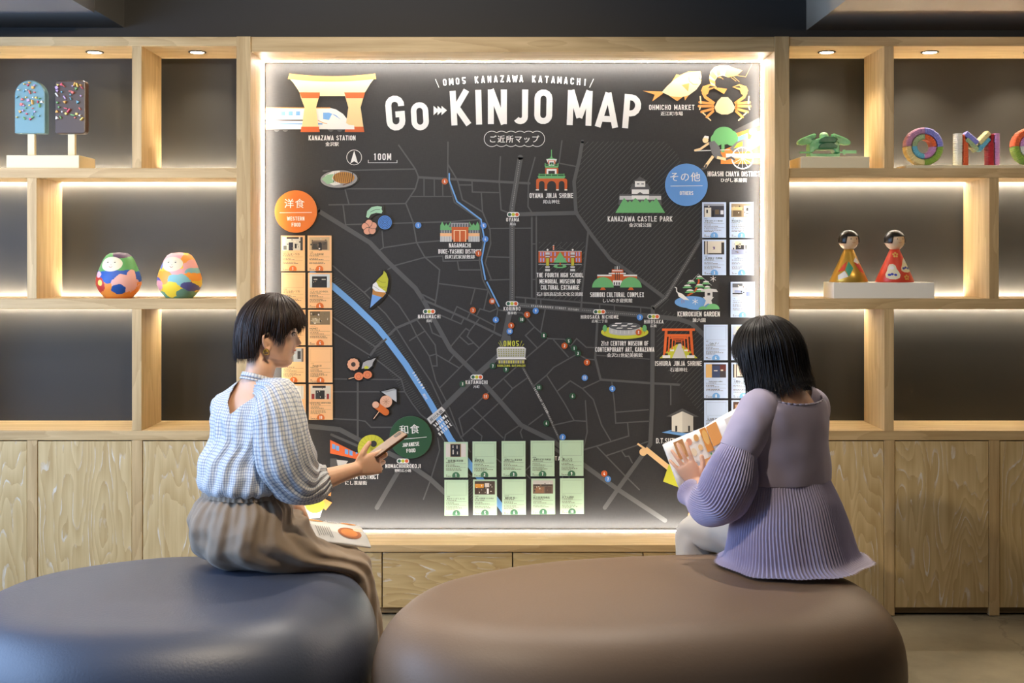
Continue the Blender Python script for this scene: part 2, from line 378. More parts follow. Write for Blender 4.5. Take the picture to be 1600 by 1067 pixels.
# ---------------------------------------------------------------- town map board
YM = .27
MS = 372.05
def mp(px, py, Y=YM): return ((px-PX0)/MS, Y, EYE-(py-PY0)/MS)
_cm = {}
def cmat(c, rough=.6):
    if c not in _cm: _cm[c] = mat('print_%02x%02x%02x' % c, c, rough)
    return _cm[c]
WH = (238, 235, 228); GY = (84, 84, 83); OR = (232, 108, 48); GR = (108, 178, 112); BL = (112, 165, 220); YE = (205, 205, 60)
CR = (248, 216, 165); DO = (240, 160, 84); DK = (48, 46, 45); LG = (205, 203, 198); BR = (205, 95, 40)
def board_mat():
    m = mat('charcoal_woven_print', (43, 42, 42), .62)
    N, L = m.node_tree.nodes, m.node_tree.links; b = N['Principled BSDF']
    g = N.new('ShaderNodeNewGeometry'); out = []
    for s in ((700, 700, 40), (40, 700, 700)):
        mpn = N.new('ShaderNodeMapping'); mpn.inputs['Scale'].default_value = s; L.new(g.outputs['Position'], mpn.inputs['Vector'])
        n = N.new('ShaderNodeTexNoise'); n.inputs['Scale'].default_value = 1; n.inputs['Detail'].default_value = 2; L.new(mpn.outputs[0], n.inputs['Vector']); out.append(n)
    a = N.new('ShaderNodeMath'); a.operation = 'ADD'; L.new(out[0].outputs['Fac'], a.inputs[0]); L.new(out[1].outputs['Fac'], a.inputs[1])
    r = N.new('ShaderNodeMapRange'); r.inputs['From Min'].default_value = .7; r.inputs['From Max'].default_value = 1.3; r.inputs['To Min'].default_value = .8; r.inputs['To Max'].default_value = 1.2
    L.new(a.outputs[0], r.inputs['Value'])
    mx = N.new('ShaderNodeMixRGB'); mx.blend_type = 'MULTIPLY'; mx.inputs[0].default_value = 1; mx.inputs[1].default_value = lin((43, 42, 42)); L.new(r.outputs[0], mx.inputs[2])
    L.new(mx.outputs[0], b.inputs['Base Color'])
    return m

class Pic:
    """flat print: filled shapes in photo pixels of the map plane, laid on a surface at depth Y"""
    def __init__(s, Y=YM, lift=.0004, step=.00008, ref=None):
        s.Y = Y; s.d = lift; s.step = step; s.v = []; s.f = []; s.fm = []; s.cols = []; s.T = None
    def _m(s, c):
        if c not in s.cols: s.cols.append(c)
        return s.cols.index(c)
    def up(s): s.d += s.step
    def poly(s, pts, c, up=True):
        if s.T: pts = [s.T(*p) for p in pts]
        n = len(s.v); k = len(pts)
        area = sum(pts[i][0]*pts[(i+1) % k][1]-pts[(i+1) % k][0]*pts[i][1] for i in range(k))
        if area < 0: pts = pts[::-1]           # facing the room
        s.v += [mp(x, y, s.Y-s.d) for x, y in pts]
        s.f.append(tuple(range(n+k-1, n-1, -1))); s.fm.append(s._m(c))
        if up: s.up()
        else: s.d += .000004
        return s
    def tris(s, vs, fs, c):
        if s.T: vs = [s.T(*p) for p in vs]
        n = len(s.v); s.v += [mp(x, y, s.Y-s.d) for x, y in vs]; m = s._m(c)
        for f in fs: s.f.append(tuple(n+i for i in f)); s.fm.append(m)
        return s
    def rect(s, x0, y0, x1, y1, c): return s.poly([(x0, y0), (x1, y0), (x1, y1), (x0, y1)], c)
    def ell(s, cx, cy, rx, ry, c, n=32, a0=0, a1=360):
        k = n if a1-a0 >= 360 else n+1
        return s.poly([(cx+rx*cos(radians(a0+(a1-a0)*i/n)), cy-ry*sin(radians(a0+(a1-a0)*i/n))) for i in range(k)], c)
    def ring(s, cx, cy, r, w, c, n=48, a0=0, a1=360):
        return s.line([(cx+r*cos(radians(a0+(a1-a0)*i/n)), cy-r*sin(radians(a0+(a1-a0)*i/n))) for i in range(n+1)], w, c)
    def line(s, pts, w, c, cap=False, up=True):
        """one ribbon with mitred joints"""
        q_ = [Vector((p[0], p[1])) for p in pts]; pts = [q_[0]]
        for p in q_[1:]:
            if (p-pts[-1]).length > 1e-4: pts.append(p)
        k = len(pts)
        if k < 2: return s
        closed = (pts[0]-pts[-1]).length < 1e-6
        L, R = [], []
        for i in range(k):
            a = pts[i]-pts[i-1] if i > 0 else (pts[-1]-pts[-2] if closed else pts[1]-pts[0])
            b = pts[i+1]-pts[i] if i < k-1 else (pts[1]-pts[0] if closed else pts[-1]-pts[-2])
            a = a.normalized(); b = b.normalized(); t = a+b
            if t.length < 1e-5: t = a
            t = t.normalized(); nrm = Vector((-t.y, t.x)); q = max(.35, nrm.dot(Vector((-a.y, a.x))))
            L.append(pts[i]+nrm*(w/2/q)); R.append(pts[i]-nrm*(w/2/q))
        n = k; vs = [(p.x, p.y) for p in L+R]
        fs = [(i, i+1, n+i+1, n+i) for i in range(k-1)]
        s.tris(vs, fs, c)
        if cap:
            for p in (pts[0], pts[-1]):
                s.poly([(p.x+w/2*cos(2*pi*i/14), p.y+w/2*sin(2*pi*i/14)) for i in range(14)], c, up=False)
        s.d += .000004
        if up: s.up()
        return s
    def rrect(s, x0, y0, x1, y1, r, c):
        pts = []
        for cx, cy, a in ((x1-r, y1-r, 0), (x0+r, y1-r, 90), (x0+r, y0+r, 180), (x1-r, y0+r, 270)):
            pts += [(cx+r*cos(radians(a+15*i)), cy+r*sin(radians(a+15*i))) for i in range(7)]
        return s.poly(pts, c)
    def hatch(s, poly, sp, c, w=.7, ang=45):
        t = Vector((cos(radians(ang)), -sin(radians(ang)))); n = Vector((-t.y, t.x))
        ds = [Vector(p).dot(n) for p in poly]; d = math.ceil(min(ds)/sp)*sp
        while d < max(ds):
            xs = []
            for i in range(len(poly)):
                a, b = Vector(poly[i]), Vector(poly[(i+1) % len(poly)]); da, db = a.dot(n)-d, b.dot(n)-d
                if da*db < 0: xs.append((a+(b-a)*(da/(da-db))).dot(t))
            xs.sort()
            for a, b in zip(xs[::2], xs[1::2]):
                if b-a > .5: s.line([tuple(n*d+t*a), tuple(n*d+t*b)], w, c, up=False)
            d += sp
        s.up(); return s
    def build(s, name, parent, label=None):
        o = mesh_obj(name, s.v, s.f, None, parent, mats=[cmat(c) for c in s.cols], fm=s.fm)
        if label: o['label'] = label
        return o

# ---- condensed signage letters drawn as strokes (unit height, y up)
def _arc(cx, cy, rx, ry, a0, a1, n=7): return [(cx+rx*cos(radians(a0+(a1-a0)*i/n)), cy+ry*sin(radians(a0+(a1-a0)*i/n))) for i in range(n+1)]
def glyph(ch, w, t):
    L, R, B, T = t/2, w-t/2, t/2, 1-t/2; c = w/2; r = (R-L)/2; m = .5; E = t/2
    top = _arc(c, T-r, r, r, 180, 0); bot = _arc(c, B+r, r, r, 0, -180)
    O = [(L, T-r)]+top[1:]+bot+[(L, T-r)]
    hb = lambda y0, y1, x1=R: [(0, y0), (x1-(y0-y1)*.45, y0)]+_arc(x1-(y0-y1)*.45, (y0+y1)/2, (y0-y1)*.45, (y0-y1)/2, 90, -90)[1:]+[(0, y1)]
    G = {
     'A': [[(E*.6, 0), (c, 1.0)], [(w-E*.6, 0), (c, 1.0)], [(L+r*.3, .24), (R-r*.3, .24)]],
     'B': [[(L, 0), (L, 1)], hb(T, .53), hb(.53, B)],
     'C': [_arc(c, T-r, r, r, -12, 180)+_arc(c, B+r, r, r, 180, 372)],
     'D': [[(L, 0), (L, 1)], [(0, T), (R-r, T)]+_arc(R-r, T-r, r, r, 90, 0)+_arc(R-r, B+r, r, r, 0, -90)+[(0, B)]],
     'E': [[(L, 0), (L, 1)], [(0, T), (w, T)], [(0, .52), (w*.9, .52)], [(0, B), (w, B)]],
     'F': [[(L, 0), (L, 1)], [(0, T), (w, T)], [(0, .5), (w*.9, .5)]],
     'G': [_arc(c, T-r, r, r, -12, 180)+_arc(c, B+r, r, r, 180, 360)+[(R, .46), (c, .46)]],
     'H': [[(L, 0), (L, 1)], [(R, 0), (R, 1)], [(L, .52), (R, .52)]],
     'I': [[(t/2, 0), (t/2, 1)]],
     'J': [[(R, 1), (R, B+r)]+_arc(c, B+r, r, r, 0, -150)],
     'K': [[(L, 0), (L, 1)], [(L, .38), (w-E*.8, 1)], [(L+r*.55, .50), (w-E*.6, 0)]],
     'L': [[(L, 0), (L, 1)], [(0, B), (w, B)]],
     'M': [[(L, 0), (L, 1)], [(R, 0), (R, 1)], [(L*1.1, 1), (c, .22)], [(w-L*1.1, 1), (c, .22)]],
     'N': [[(L, 0), (L, 1)], [(R, 0), (R, 1)], [(L, 1), (w-L, 0)]],
     'O': [O], 'Q': [O, [(c, .2), (R, 0)]],
     'P': [[(L, 0), (L, 1)], hb(T, .44)],
     'R': [[(L, 0), (L, 1)], hb(T, .46), [(c, .46), (w-E*.5, 0)]],
     'S': [_arc(c, T-r, r, r, 10, 180)+[(L, .70), (L+r*.4, .58), (R-r*.4, .44), (R, .32)]+_arc(c, B+r, r, r, 0, -170)],
     'T': [[(c, 0), (c, 1)], [(0, T), (w, T)]],
     'U': [[(L, 1), (L, B+r)]+_arc(c, B+r, r, r, 180, 360)+[(R, 1)]],
     'V': [[(E*.6, 1), (c, 0)], [(w-E*.6, 1), (c, 0)]],
     'W': [[(E*.6, 1), (w*.28, 0)], [(w*.28, 0), (c, .9)], [(c, .9), (w*.72, 0)], [(w*.72, 0), (w-E*.6, 1)]],
     'X': [[(E, 1), (w-E, 0)], [(w-E, 1), (E, 0)]],
     'Y': [[(E*.6, 1), (c, .42)], [(w-E*.6, 1), (c, .42)], [(c, .46), (c, 0)]],
     'Z': [[(0, T), (w, T)], [(R, T), (L, B)], [(0, B), (w, B)]],
     '1': [[(c, 0), (c, 1)], [(c, .97), (c-r, .78)]], '0': [O],
     '2': [_arc(c, T-r, r, r, 170, 0)+[(R, .6), (L, B)], [(0, B), (w, B)]],
     '3': [_arc(c, T-r*.95, r, r*.95, 160, -60)+[(c, .53)], [(c, .53)]+_arc(c, B+r*1.0, r, r, 60, -160)],
     '4': [[(R-r*.5, 0), (R-r*.5, .5)], [(c+r*.1, 1), (L, .26), (w, .26)]],
     '5': [[(w, T), (L, T), (L, .56)], [(L, .53)]+_arc(c, B+r*1.15, r, r*1.15, 110, -160)],
     '6': [_arc(c, B+r, r, r, 0, 360), [(L, B+r), (L+r*.25, .62), (c+r*.4, 1)]],
     '7': [[(0, T), (w, T)], [(R, T), (c-r*.2, 0)]],
     '8': [_arc(c, T-r*.85, r*.9, r*.85, 0, 360, 12), _arc(c, B+r, r, r, 0, 360, 12)],
     '9': [_arc(c, T-r, r, r, 0, 360), [(R, T-r), (R-r*.25, .38), (c-r*.4, 0)]],
     '-': [[(0, .42), (w*.7, .42)]], '.': [[(0, t/2), (t, t/2)]], ',': [[(t/2, t), (t/2, -t)]], '/': [[(0, -.1), (w, 1.1)]], '\\': [[(0, 1.1), (w, -.1)]],
     'o': [_arc(c, .70-r, r, r, 180, 0)+_arc(c, B+r, r, r, 0, -180)+[(L, .70-r)]],
     's': [_arc(c, .68-r*.7, r*.9, r*.7, 20, 230)+_arc(c, B+r*.75, r*.9, r*.75, 50, -160)], 't': [[(c, .95), (c, 0)], [(0, .62), (w, .62)]],
    }
    return G.get(ch, [])
def adv(ch, w, t):
    if ch in 'I': return t
    if ch in '.,': return t
    if ch == '-': return w*.7
    if ch == 'M': return w*1.25
    if ch == 'W': return w*1.45
    if ch == ' ': return w*.62
    if ch == '1': return w*.8
    if ch in 'st': return w*.8
    return w
def stext(P, txt, cx, cy, h, width=None, c=WH, t=.17, gw=.5, ang=0, gap=None):
    """centred line of capital letters, cy = middle of the letters; width in px sets the tracking"""
    ws = [adv(ch, gw, t) for ch in txt]
    g = gap if gap is not None else .16
    if width is not None:
        tot = sum(ws)*h
        g = (width-tot)/max(1, len(txt)-1)/h
        if g < .09:                    # squeeze the letters instead
            k = (width/h-.1*(len(txt)-1))/sum(ws); gw *= k; ws = [x*k for x in ws]; g = .1
    total = sum(ws)+g*(len(ws)-1); x = -total/2
    ca, sa = cos(radians(ang)), sin(radians(ang))
    for ch, wd in zip(txt, ws):
        for pl in glyph(ch, wd if ch not in 'I.,' else t, t):
            pts = []
            for (a, b) in pl:
                u, v = (x+a)*h, -(b-.5)*h
                pts.append((cx+u*ca+v*sa, cy-u*sa+v*ca))
            P.line(pts, t*h, c, up=False)
        x += wd+g
    P.up(); return P
_jc = {}
def jtext(P, txt, cx, cy, h, c=WH, bold=.02, sp=1.0, ang=0, sx=1.0):
    """text in the built-in font, centred; h = em height in px"""
    key = (txt, sp)
    if key not in _jc:
        cu = bpy.data.curves.new('tmp', 'FONT'); cu.body = txt; cu.size = 1; cu.space_character = sp
        cu.align_x = 'CENTER'; cu.resolution_u = 2
        o = bpy.data.objects.new('tmp', cu); sc.collection.objects.link(o)
        me = bpy.data.meshes.new_from_object(o.evaluated_get(bpy.context.evaluated_depsgraph_get()))
        vs = [(v.co.x, v.co.y) for v in me.vertices]; fs = [tuple(p.vertices) for p in me.polygons]
        bpy.data.objects.remove(o); bpy.data.curves.remove(cu); bpy.data.meshes.remove(me)
        x0 = min(v[0] for v in vs); x1 = max(v[0] for v in vs); y0 = min(v[1] for v in vs); y1 = max(v[1] for v in vs)
        _jc[key] = ([(a-(x0+x1)/2, b-(y0+y1)/2) for a, b in vs], fs)
    vs, fs = _jc[key]; ca, sa = cos(radians(ang)), sin(radians(ang))
    for k in ((-1, 1) if bold > .005 else (0,)):
        out = []
        for a, b in vs:
            u, v = (a+k*bold*.7)*h*sx, -b*h; out.append((cx+u*ca+v*sa, cy-u*sa+v*ca))
        P.tris(out, fs, c); P.up()
    return P

bd = thing('map_board', (0, YM+.012, SZ(466)), 'large charcoal illustrated town map board with white title lettering', 'map')
MB().box(SX(393.2), SX(1208.8), YM, YM+.024, SZ(850.2), SZ(81.8)).build('panel', board_mat(), bd)

# streets: (points, width)
ST = [
 ([(505,267),(649,264)],2),([(623,227),(649,264),(654,277),(649,295),(634,317.5),(645.6,347.5),(651,379),(664,402),(687,421.5),(684,450),(680,475)],2.2),
 ([(539,295),(649,295)],2),([(539,295),(545,318)],2),([(514,320),(634,318)],2),([(536,320),(540,351)],2),([(540,351),(700,346.5),(748,343)],2),
 ([(497,329),(578,379),(606,409),(649,450),(660.6,467.5),(704,546),(745,586),(784,630),(814,664),(863,688),(913,727),(966,765),(1039,813)],7),
 ([(597,361),(599,387),(593,391)],2),([(599,387),(651,379),(690,376),(752,375)],2),([(616,415),(664,402),(691.6,400),(692.5,408),(752,406.6)],2),([(606,421),(616,415)],2),
 ([(686,443),(763,453)],2),([(654,277),(827,286.5)],3.8),([(662.5,278),(662.5,306)],1.8),([(678.5,279),(678.8,306)],1.8),([(691.6,287),(692,306)],1.8),([(642,307),(706,307)],1.8),
 ([(700,222),(699.6,278)],2),([(700,257),(715,282),(722.5,312),(754,331),(765.6,359),(766.6,381),(758,411),(767.5,436.6)],2.2),
 ([(700,278),(710,316),(749,343),(752,370),(755,380),(749,406),(754,436),(777,482)],2),
 ([(718,289),(737.5,289)],2),([(737.5,283),(738,300),(779,301)],2),([(752,301.5),(754,331)],2),([(782,245),(780,284),(783,328),(795,332.5)],2),
 ([(764,357),(829.5,356.5)],2),([(760,401),(796.5,402)],2),([(765,437.5),(796.5,436.6)],2),([(715,409),(717,421.6),(751.6,421.6)],2),
 ([(836,246),(825.6,284),(825,323),(831,332)],2),([(806,335),(901,332.5)],6.3),([(831,338),(831,466)],2.6),([(838,338),(838,478)],2.4),([(831,381),(838,381)],1.6),([(831,436.6),(838,436.6)],1.6),
 ([(878,220),(873.5,255)],2),([(873.5,255),(900,260)],2),([(919,360.6),(910,450),(908,482)],3),
 ([(805,464),(940,475),(1020,481.6)],2.6),([(821,465.6),(821,474)],2),([(845,468),(845,476)],2),([(937,475),(937,484)],2),([(960,477),(960,487)],2),([(1001,480),(1001,490)],2),
 ([(852,482.5),(845,518)],2),([(778,483),(772,518)],2),([(779,484),(803,488),(816,489),(835,511),(856,529),(882,530),(891,541),(901,529),(916,542.5),(930,543)],2),
 ([(835,511),(821,524),(839,543)],2),([(856,530),(822,559)],2),([(865,531),(888,557.5)],2),([(891,541),(902,553),(917,561),(930,562)],2),([(902,553),(865,574),(854,586),(834,603)],2),
 ([(934,492),(930,559),(938.5,593),(1018,598.7),(1061,601)],3.6),([(932,555),(1015,561)],1.8),
 ([(1048,601),(1048,632)],2),([(938,594),(910,607),(891,595),(870.6,611)],2),([(910,607),(927,624),(940,664),(954,688)],2),([(854,586),(882,630),(897,657),(916.5,658)],2),
 ([(897,657),(865,664)],2),([(914.7,626),(917.5,675),(911,703)],2),([(956,597),(960,630),(962,661),(1013,658)],2),([(962,644),(1013,640)],2),([(980.6,661),(982.5,681),(912,703)],2),
 ([(933,698),(976,742.5),(999,765)],2),([(948,711.6),(1011.6,690)],2),([(971,704),(977,713),(982.5,712.5),(988,723)],2),
 ([(807,573),(768,608),(745,630),(717,654),(724,681)],2),([(788,593),(801,607),(823,591)],2),([(784,625),(801,607)],2),
 ([(577,557.5),(587.5,542.5),(619,512.5),(651,499),(665,489)],3.8),([(660,460),(680,470)],2.4),([(660,468),(679,476),(715,492),(743,505),(782,524)],3.4),
 ([(685,491),(720.6,506),(724,499)],2),([(705.6,497.5),(714,479),(740,491.5),(772,508)],2),([(735.6,475),(742,451.6)],2),([(756,483),(763,452.5)],2),([(745,492),(750,482.5),(765.6,487),(778,481.6)],2),([(730,497.5),(735,488)],2),
 ([(749,497.5),(734,517),(730,525.6),(748,543)],2),([(734,517),(728,513),(705,540.6)],2),([(718,525.6),(732,538),(739,536)],2),([(770,522),(727,566),(688,605)],2),
 ([(651,499),(664,517),(680,539),(682,554),(718,575)],2),([(641,504),(652,526.6),(671,556.6),(681,595),(699,630)],2),([(640,532),(664,517)],2),([(671,556),(682,553)],2),([(675.6,571.6),(683,571.6),(682,554)],2),([(702,564),(708,556)],2),([(669,499),(675.6,520),(691.6,527.5)],2),
 ([(520,415),(537,430),(569,457),(587.5,476),(602.5,490),(619,512.5),(640,546),(674,597),(689,630),(703,655),(735,706)],2),([(569,457),(579,449)],2),([(604,458),(623,476),(642,505)],2),
 ([(520,495.6),(587.5,542.5)],2),([(520,519),(578,555)],2),([(587.5,561),(627,592),(632.5,612),(644,630),(657,647),(681,667),(705,706)],2),([(522,592),(627,593)],2),([(520,612),(632,612)],2),([(559,595),(559,684)],3),
 ([(520,654),(557.5,656),(570.6,658),(580,667.5),(612,667.5)],2),([(684,684),(687,703),(672,752),(661.6,780)],2),([(467.5,664),(531,671),(559,686),(625,716),(672,748),(700,774)],7.5),([(623,735),(589,793)],7),([(518,679),(557.5,696)],4),
 ([(702,636),(720,684)],2),([(737.5,636),(752.5,651),(786,684)],2),([(779,630),(737.5,668),(720.6,682.5)],2),([(737.5,668),(753,681),(752,688)],2),([(810.6,665),(790,679),(788,688)],2),([(817,667),(813,675),(816,684)],2),([(825.6,664),(848,647)],2),([(912,702),(940,695)],2),
 ([(1020,480),(1019,630),(1016,694),(966,763),(945,793)],6.6),
 ([(910,221),(905,250),(897,284),(900,332),(925,368),(954,405.6),(969,415),(1001,437.5),(1039,465.6)],5.6),
 ([(731,740),(738,745)],2),([(775,716),(784,723)],2),([(821,735),(829,727)],2),([(821,740),(829,748)],2),([(865,700),(874,706)],5),
 ([(879,743),(879,747)],2),([(889,743),(889,747)],3),
]
P = Pic(lift=.0004)
for pts, wd in ST: P.line(pts, wd, GY, cap=wd > 1.9, up=False)
P.up()
for pts, wd in (([(813,246),(800,325),(800.3,450),(800,478)],8.4),([(800,478),(796,490),(788,527.5),(784,542),(779,556),(745,586),(705,625),(690,640)],8.6),
                ([(805,476),(900,483.5),(1020,494),(1061,498.5),(1080,505),(1102,525)],7.2),([(1020,482),(1040,465),(1061,430),(1096,372),(1102,320)],6),([(816,572.5),(848,630),(874,686)],3.6)):
    P.line(pts, wd, GY, cap=True, up=False)
P.poly([(788,524),(797,524),(800,536),(784,545)], GY)
P.build('street', bd, 'grey street lines')
P = Pic(lift=.0030)
def dash(P, pts, c=(170, 168, 162), on=1.6, off=1.5, w=.7):
    for a, b in zip(pts, pts[1:]):
        a, b = Vector(a), Vector(b); L = (b-a).length; d = (b-a)/L; s = 0
        while s < L-on: P.line([tuple(a+d*s), tuple(a+d*(s+on))], w, c, up=False); s += on+off
dash(P, [(812,250),(800,325),(800.3,450),(800,470)]); dash(P, [(813,477),(829,478.4)]); dash(P, [(909,484.3),(925,485.5)]); dash(P, [(947,488),(998,492)]); dash(P, [(1021,480),(1040,465),(1061,430),(1094,376)]); dash(P, [(818,577),(832,602)]); dash(P, [(857,650),(872,682)])
P.build('street_marking', bd, 'pale dashed centre lines')
H = (82, 84, 80)
for HA in (0, 1, 2, 3, 4, 5):
  P = Pic(lift=.0001)
  if HA == 0: P.hatch([(914,221),(1040,221),(1058,240),(1068,262),(1100,330),(1096,372),(1036,470),(1001,433),(954,400),(927,366),(903,330),(901,284)], 5.6, H)
  if HA == 1: P.hatch([(1096,385),(1066,440),(1030,482),(1080,498),(1104,522),(1106,655),(1090,640),(1064,606),(1040,575),(1026,560),(1026,500),(1040,476)], 5.6, H)
  if HA == 2: P.hatch([(842,378),(915,378),(906,470),(842,466)], 6, H)
  if HA == 3: P.hatch([(520,430),(560,452),(600,500),(640,556),(668,605),(690,640),(676,640),(650,590),(610,530),(570,478),(520,448)], 3.6, H, w=.6, ang=28)
  if HA == 4: P.hatch([(520,452),(560,490),(600,540),(640,600),(668,640),(655,640),(620,600),(590,556),(560,520),(520,490)], 3.6, H, w=.6, ang=28)
  if HA == 5: P.hatch([(700,700),(735,745),(770,800),(750,800),(720,760)], 3.6, H, w=.6, ang=45)
  P.build("park_hatching", bd)
P = Pic(lift=.0032)
P.line([(484,425),(520,447),(550,473),(587.5,509),(604,529),(634,569),(672,629),(704,686),(735.6,727.5),(750.6,748),(788,798)], 9.5, BL)
P.line([(702,270.6),(702,282),(714,314.7),(751.6,343),(753.4,355),(757.8,377.5),(752.5,405.6),(758.5,437.5)], 2.3, BL)
P.line([(760.5,440),(780,479)], 2.3, BL)
P.build('river', bd, 'blue river and narrow canal')
P = Pic(lift=.0034)
P.line([(604,529),(600,533)], 3, GY)
stext(P, 'SAIGAWA', 654, 594, 4.2, 30, WH, ang=-57); jtext(P, '犀川', 664, 619, 5, WH, ang=-57)
P.build('street_name', bd); P = Pic(lift=.0036)
P.poly([(667,654),(690,635),(696,641),(673,663)], LG)
jtext(P, '犀川大橋', 681.6, 649, 6.2, DK, ang=40, bold=.03)
P.build('street_name', bd); P = Pic(lift=.0036)
for s_, x, y in (('SAIGAWA', 688, 657), ('OHASHI', 692, 664), ('BRIDGE', 695.5, 670.5)): stext(P, s_, x, y, 5.2, 25 if s_ != 'OHASHI' else 22, WH, ang=41, t=.2)
P.build('street_name', bd); P = Pic(lift=.0036)
stext(P, 'HYAKUMANGOKU STREET', 857, 479.8, 3.4, 54, LG, ang=-4.5); jtext(P, '百万石通り', 896, 483.4, 3.6, LG, ang=-4.5)
P.build('street_name', bd); P = Pic(lift=.0036)
stext(P, 'TATEMACHI STREET', 845, 625, 3.4, 44, LG, ang=-62); jtext(P, '竪町ストリート', 858.5, 651, 3.2, LG, ang=-62)
P.build('street_name', bd)

# title
P = Pic(lift=.0020)
def big(ch, x0, x1, yt, yb, ang, th=9.3):
    h = yb-yt; w_ = (x1-x0)/h; t = th/h; cx, cy = (x0+x1)/2, (yt+yb)/2; ca, sa = cos(radians(ang)), sin(radians(ang))
    for pl in glyph(ch, w_, t):
        pts = []
        for a, b in pl:
            u, v = (a-w_/2)*h, -(b-.5)*h; pts.append((cx+u*ca-v*sa, cy+u*sa+v*ca))
        P.line(pts, th, WH, up=False)
big('G', 603, 632.5, 149.5, 204, -4.5)
o_ = _arc(0, 9, 9.3, 9.6, 180, 0, 10)+_arc(0, -7, 9.3, 9.6, 0, -180, 10)+[(-9.3, 9)]
ang = radians(-3.5); P.line([(656+x*cos(ang)-y*sin(ang), 180.7+x*sin(ang)+y*cos(ang)) for x, y in o_], 8.6, WH)
for k in range(3): P.poly([(677.5+k*6.2, 165.5), (686+k*6.2, 172.5), (677.5+k*6.2, 180)], WH); 
big('K', 704, 734, 141.5, 195.5, -3); big('I', 743.3, 752.6, 140.7, 194.6, -1.5); big('N', 762.3, 792, 140, 194, 0); big('J', 801.5, 825, 140, 194, .5)
big('O', 835, 863, 140, 194, 1); big('M', 886.5, 925, 141.5, 196, 2.2); big('A', 932.5, 965.5, 145, 199, 3.4); big('P', 974, 1001, 147.8, 201, 4.6)
P.up()
t_ = 'OMO5 KANAZAWA KATAMACHI'; n = len(t_)
for i, ch in enumerate(t_):
    x = 695+(914-695)*i/(n-1); f = (x-804.5)/110; y = 123.2+5.6*f*f
    if ch != ' ': stext(P, ch, x, y, 10.6, None, WH, t=.17, gw=.52, ang=-f*4.5)
P.line([(680.5,124),(686,137)], 1, WH); P.line([(927.5,123.5),(921,137)], 1, WH)
P.build('title_lettering', bd, 'large white title lettering')
P = Pic(lift=.0020)
jtext(P, 'ご近所マップ', 804, 217.3, 12.2, WH, bold=.018, sp=1.18)
xs = [768.5, 783.5, 798.5, 812.5, 826, 839]
for i, x in enumerate(xs):
    r_ = 12; lo = 90-38 if i < 5 else -90; hi = 90+38 if i > 0 else 270
    if i == 0: P.ring(x, 217, r_, .8, WH, 30, 52, 308)
    elif i == 5: P.ring(x, 217, r_, .8, WH, 30, -128, 128)
    else:
        P.ring(x, 217, r_, .8, WH, 12, 52, 128); P.ring(x, 217, r_, .8, WH, 12, 232, 308)
P.ring(553.5, 246, 11.6, .8, WH); P.poly([(553.5,235.5),(559.5,255.5),(553.5,252),(547.5,255.5)], WH)
stext(P, '100M', 597.8, 245, 10.4, 27, WH, t=.16); P.line([(575.6,250),(575.6,254.4),(620.4,254.4),(620.4,250)], .8, WH)
P.build('map_legend', bd)
# place names
NM = [('KANAZAWA STATION',519,215.5,7.6,73),('OHMICHO MARKET',1049.5,167.8,8,71),('OYAMA JINJA SHRINE',861.5,305.5,7.6,68),('KANAZAWA CASTLE PARK',1000,342,8.2,101),
 ('NAGAMACHI',718.5,383.3,7,34),('BUKE-YASHIKI DISTRICT',718.5,392.8,7,67),('THE FOURTH HIGH SCHOOL',875,429.7,7,73),('MEMORIAL MUSEUM OF',875.5,439.5,7,65),('CULTURAL EXCHANGE',875,449,7,60),
 ('SHIINOKI CULTURAL COMPLEX',964,460.3,7.6,84),('KENROKUEN GARDEN',1091.5,490.5,7.6,66),('21st CENTURY MUSEUM OF',976,536.3,7.4,74),('CONTEMPORARY ART, KANAZAWA',976,545.8,7.4,92),
 ('ISHIURA JINJA SHRINE',1060,567.7,7.6,73),('D.T.SUZUKI MUSEUM',1062,688.5,8,74),('HIGASHI CHAYA DISTRICT',1146.5,271.7,7.8,82),('NISHI CHAYA DISTRICT',555,744.5,7.6,74),
 ('OYAMA',801,343.2,5.8,20),('NAGAMACHI',670.6,494.5,5.8,35),('KORINBO',800,482.2,5.8,26),('KATAMACHI',744.6,597,5.8,34),('HIROSAKA NICHOME',937,495,5.8,59),('HIROSAKA',1021.4,502.5,5.8,30),('NOMACHIHIROKOJI',629.7,728,6.2,55),('TATEMACHI',888,716,6.5,42)]
for a in NM:
    P = Pic(lift=.0024); stext(P, a[0], a[1], a[2], a[3], a[4], WH, t=.15, gw=.5); P.build('place_name', bd)
for s_, x, y, h_ in [('金沢駅',519,225.2,7),('近江町市場',1049.5,177.5,7),('尾山神社',861.5,315,6.6),('金沢城公園',1000,351.7,7),('長町武家屋敷跡',718.5,401.2,6.8),('石川四高記念文化交流館',874.5,459.3,6.6),
 ('しいのき迎賓館',965,469.5,6.8),('兼六園',1092,500,7),('金沢21世紀美術館',976,554.8,7),('石浦神社',1060.5,577.4,7),('ひがし茶屋街',1146.5,281.5,7),('にし茶屋街',556.5,754.3,7),
 ('尾山',801.2,350,4.8),('長町',670.6,501.3,4.8),('香林坊',800,489,4.8),('片町',744.6,604,4.8),('広坂二丁目',936.6,501.6,5),('広坂',1021,509,5),('野町広小路',629.7,735,5.2)]:
    P = Pic(lift=.0024); jtext(P, s_, x, y, h_, WH, bold=.025); P.build('place_name', bd)
# traffic light symbols
for x, y in ((802,335.2),(670.6,486.6),(800,474.3),(745,589),(936.5,487),(1021,494.5),(629.7,720)):
    P = Pic(lift=.0032)
    P.rrect(x-9.7, y-3.8, x+9.7, y+3.8, 3.7, WH)
    for k, c in enumerate(((52,96,74),(190,190,60),(225,98,48))): P.ell(x-5.8+5.8*k, y, 2.7, 2.7, c, 18)
    P.build('junction_symbol', bd)

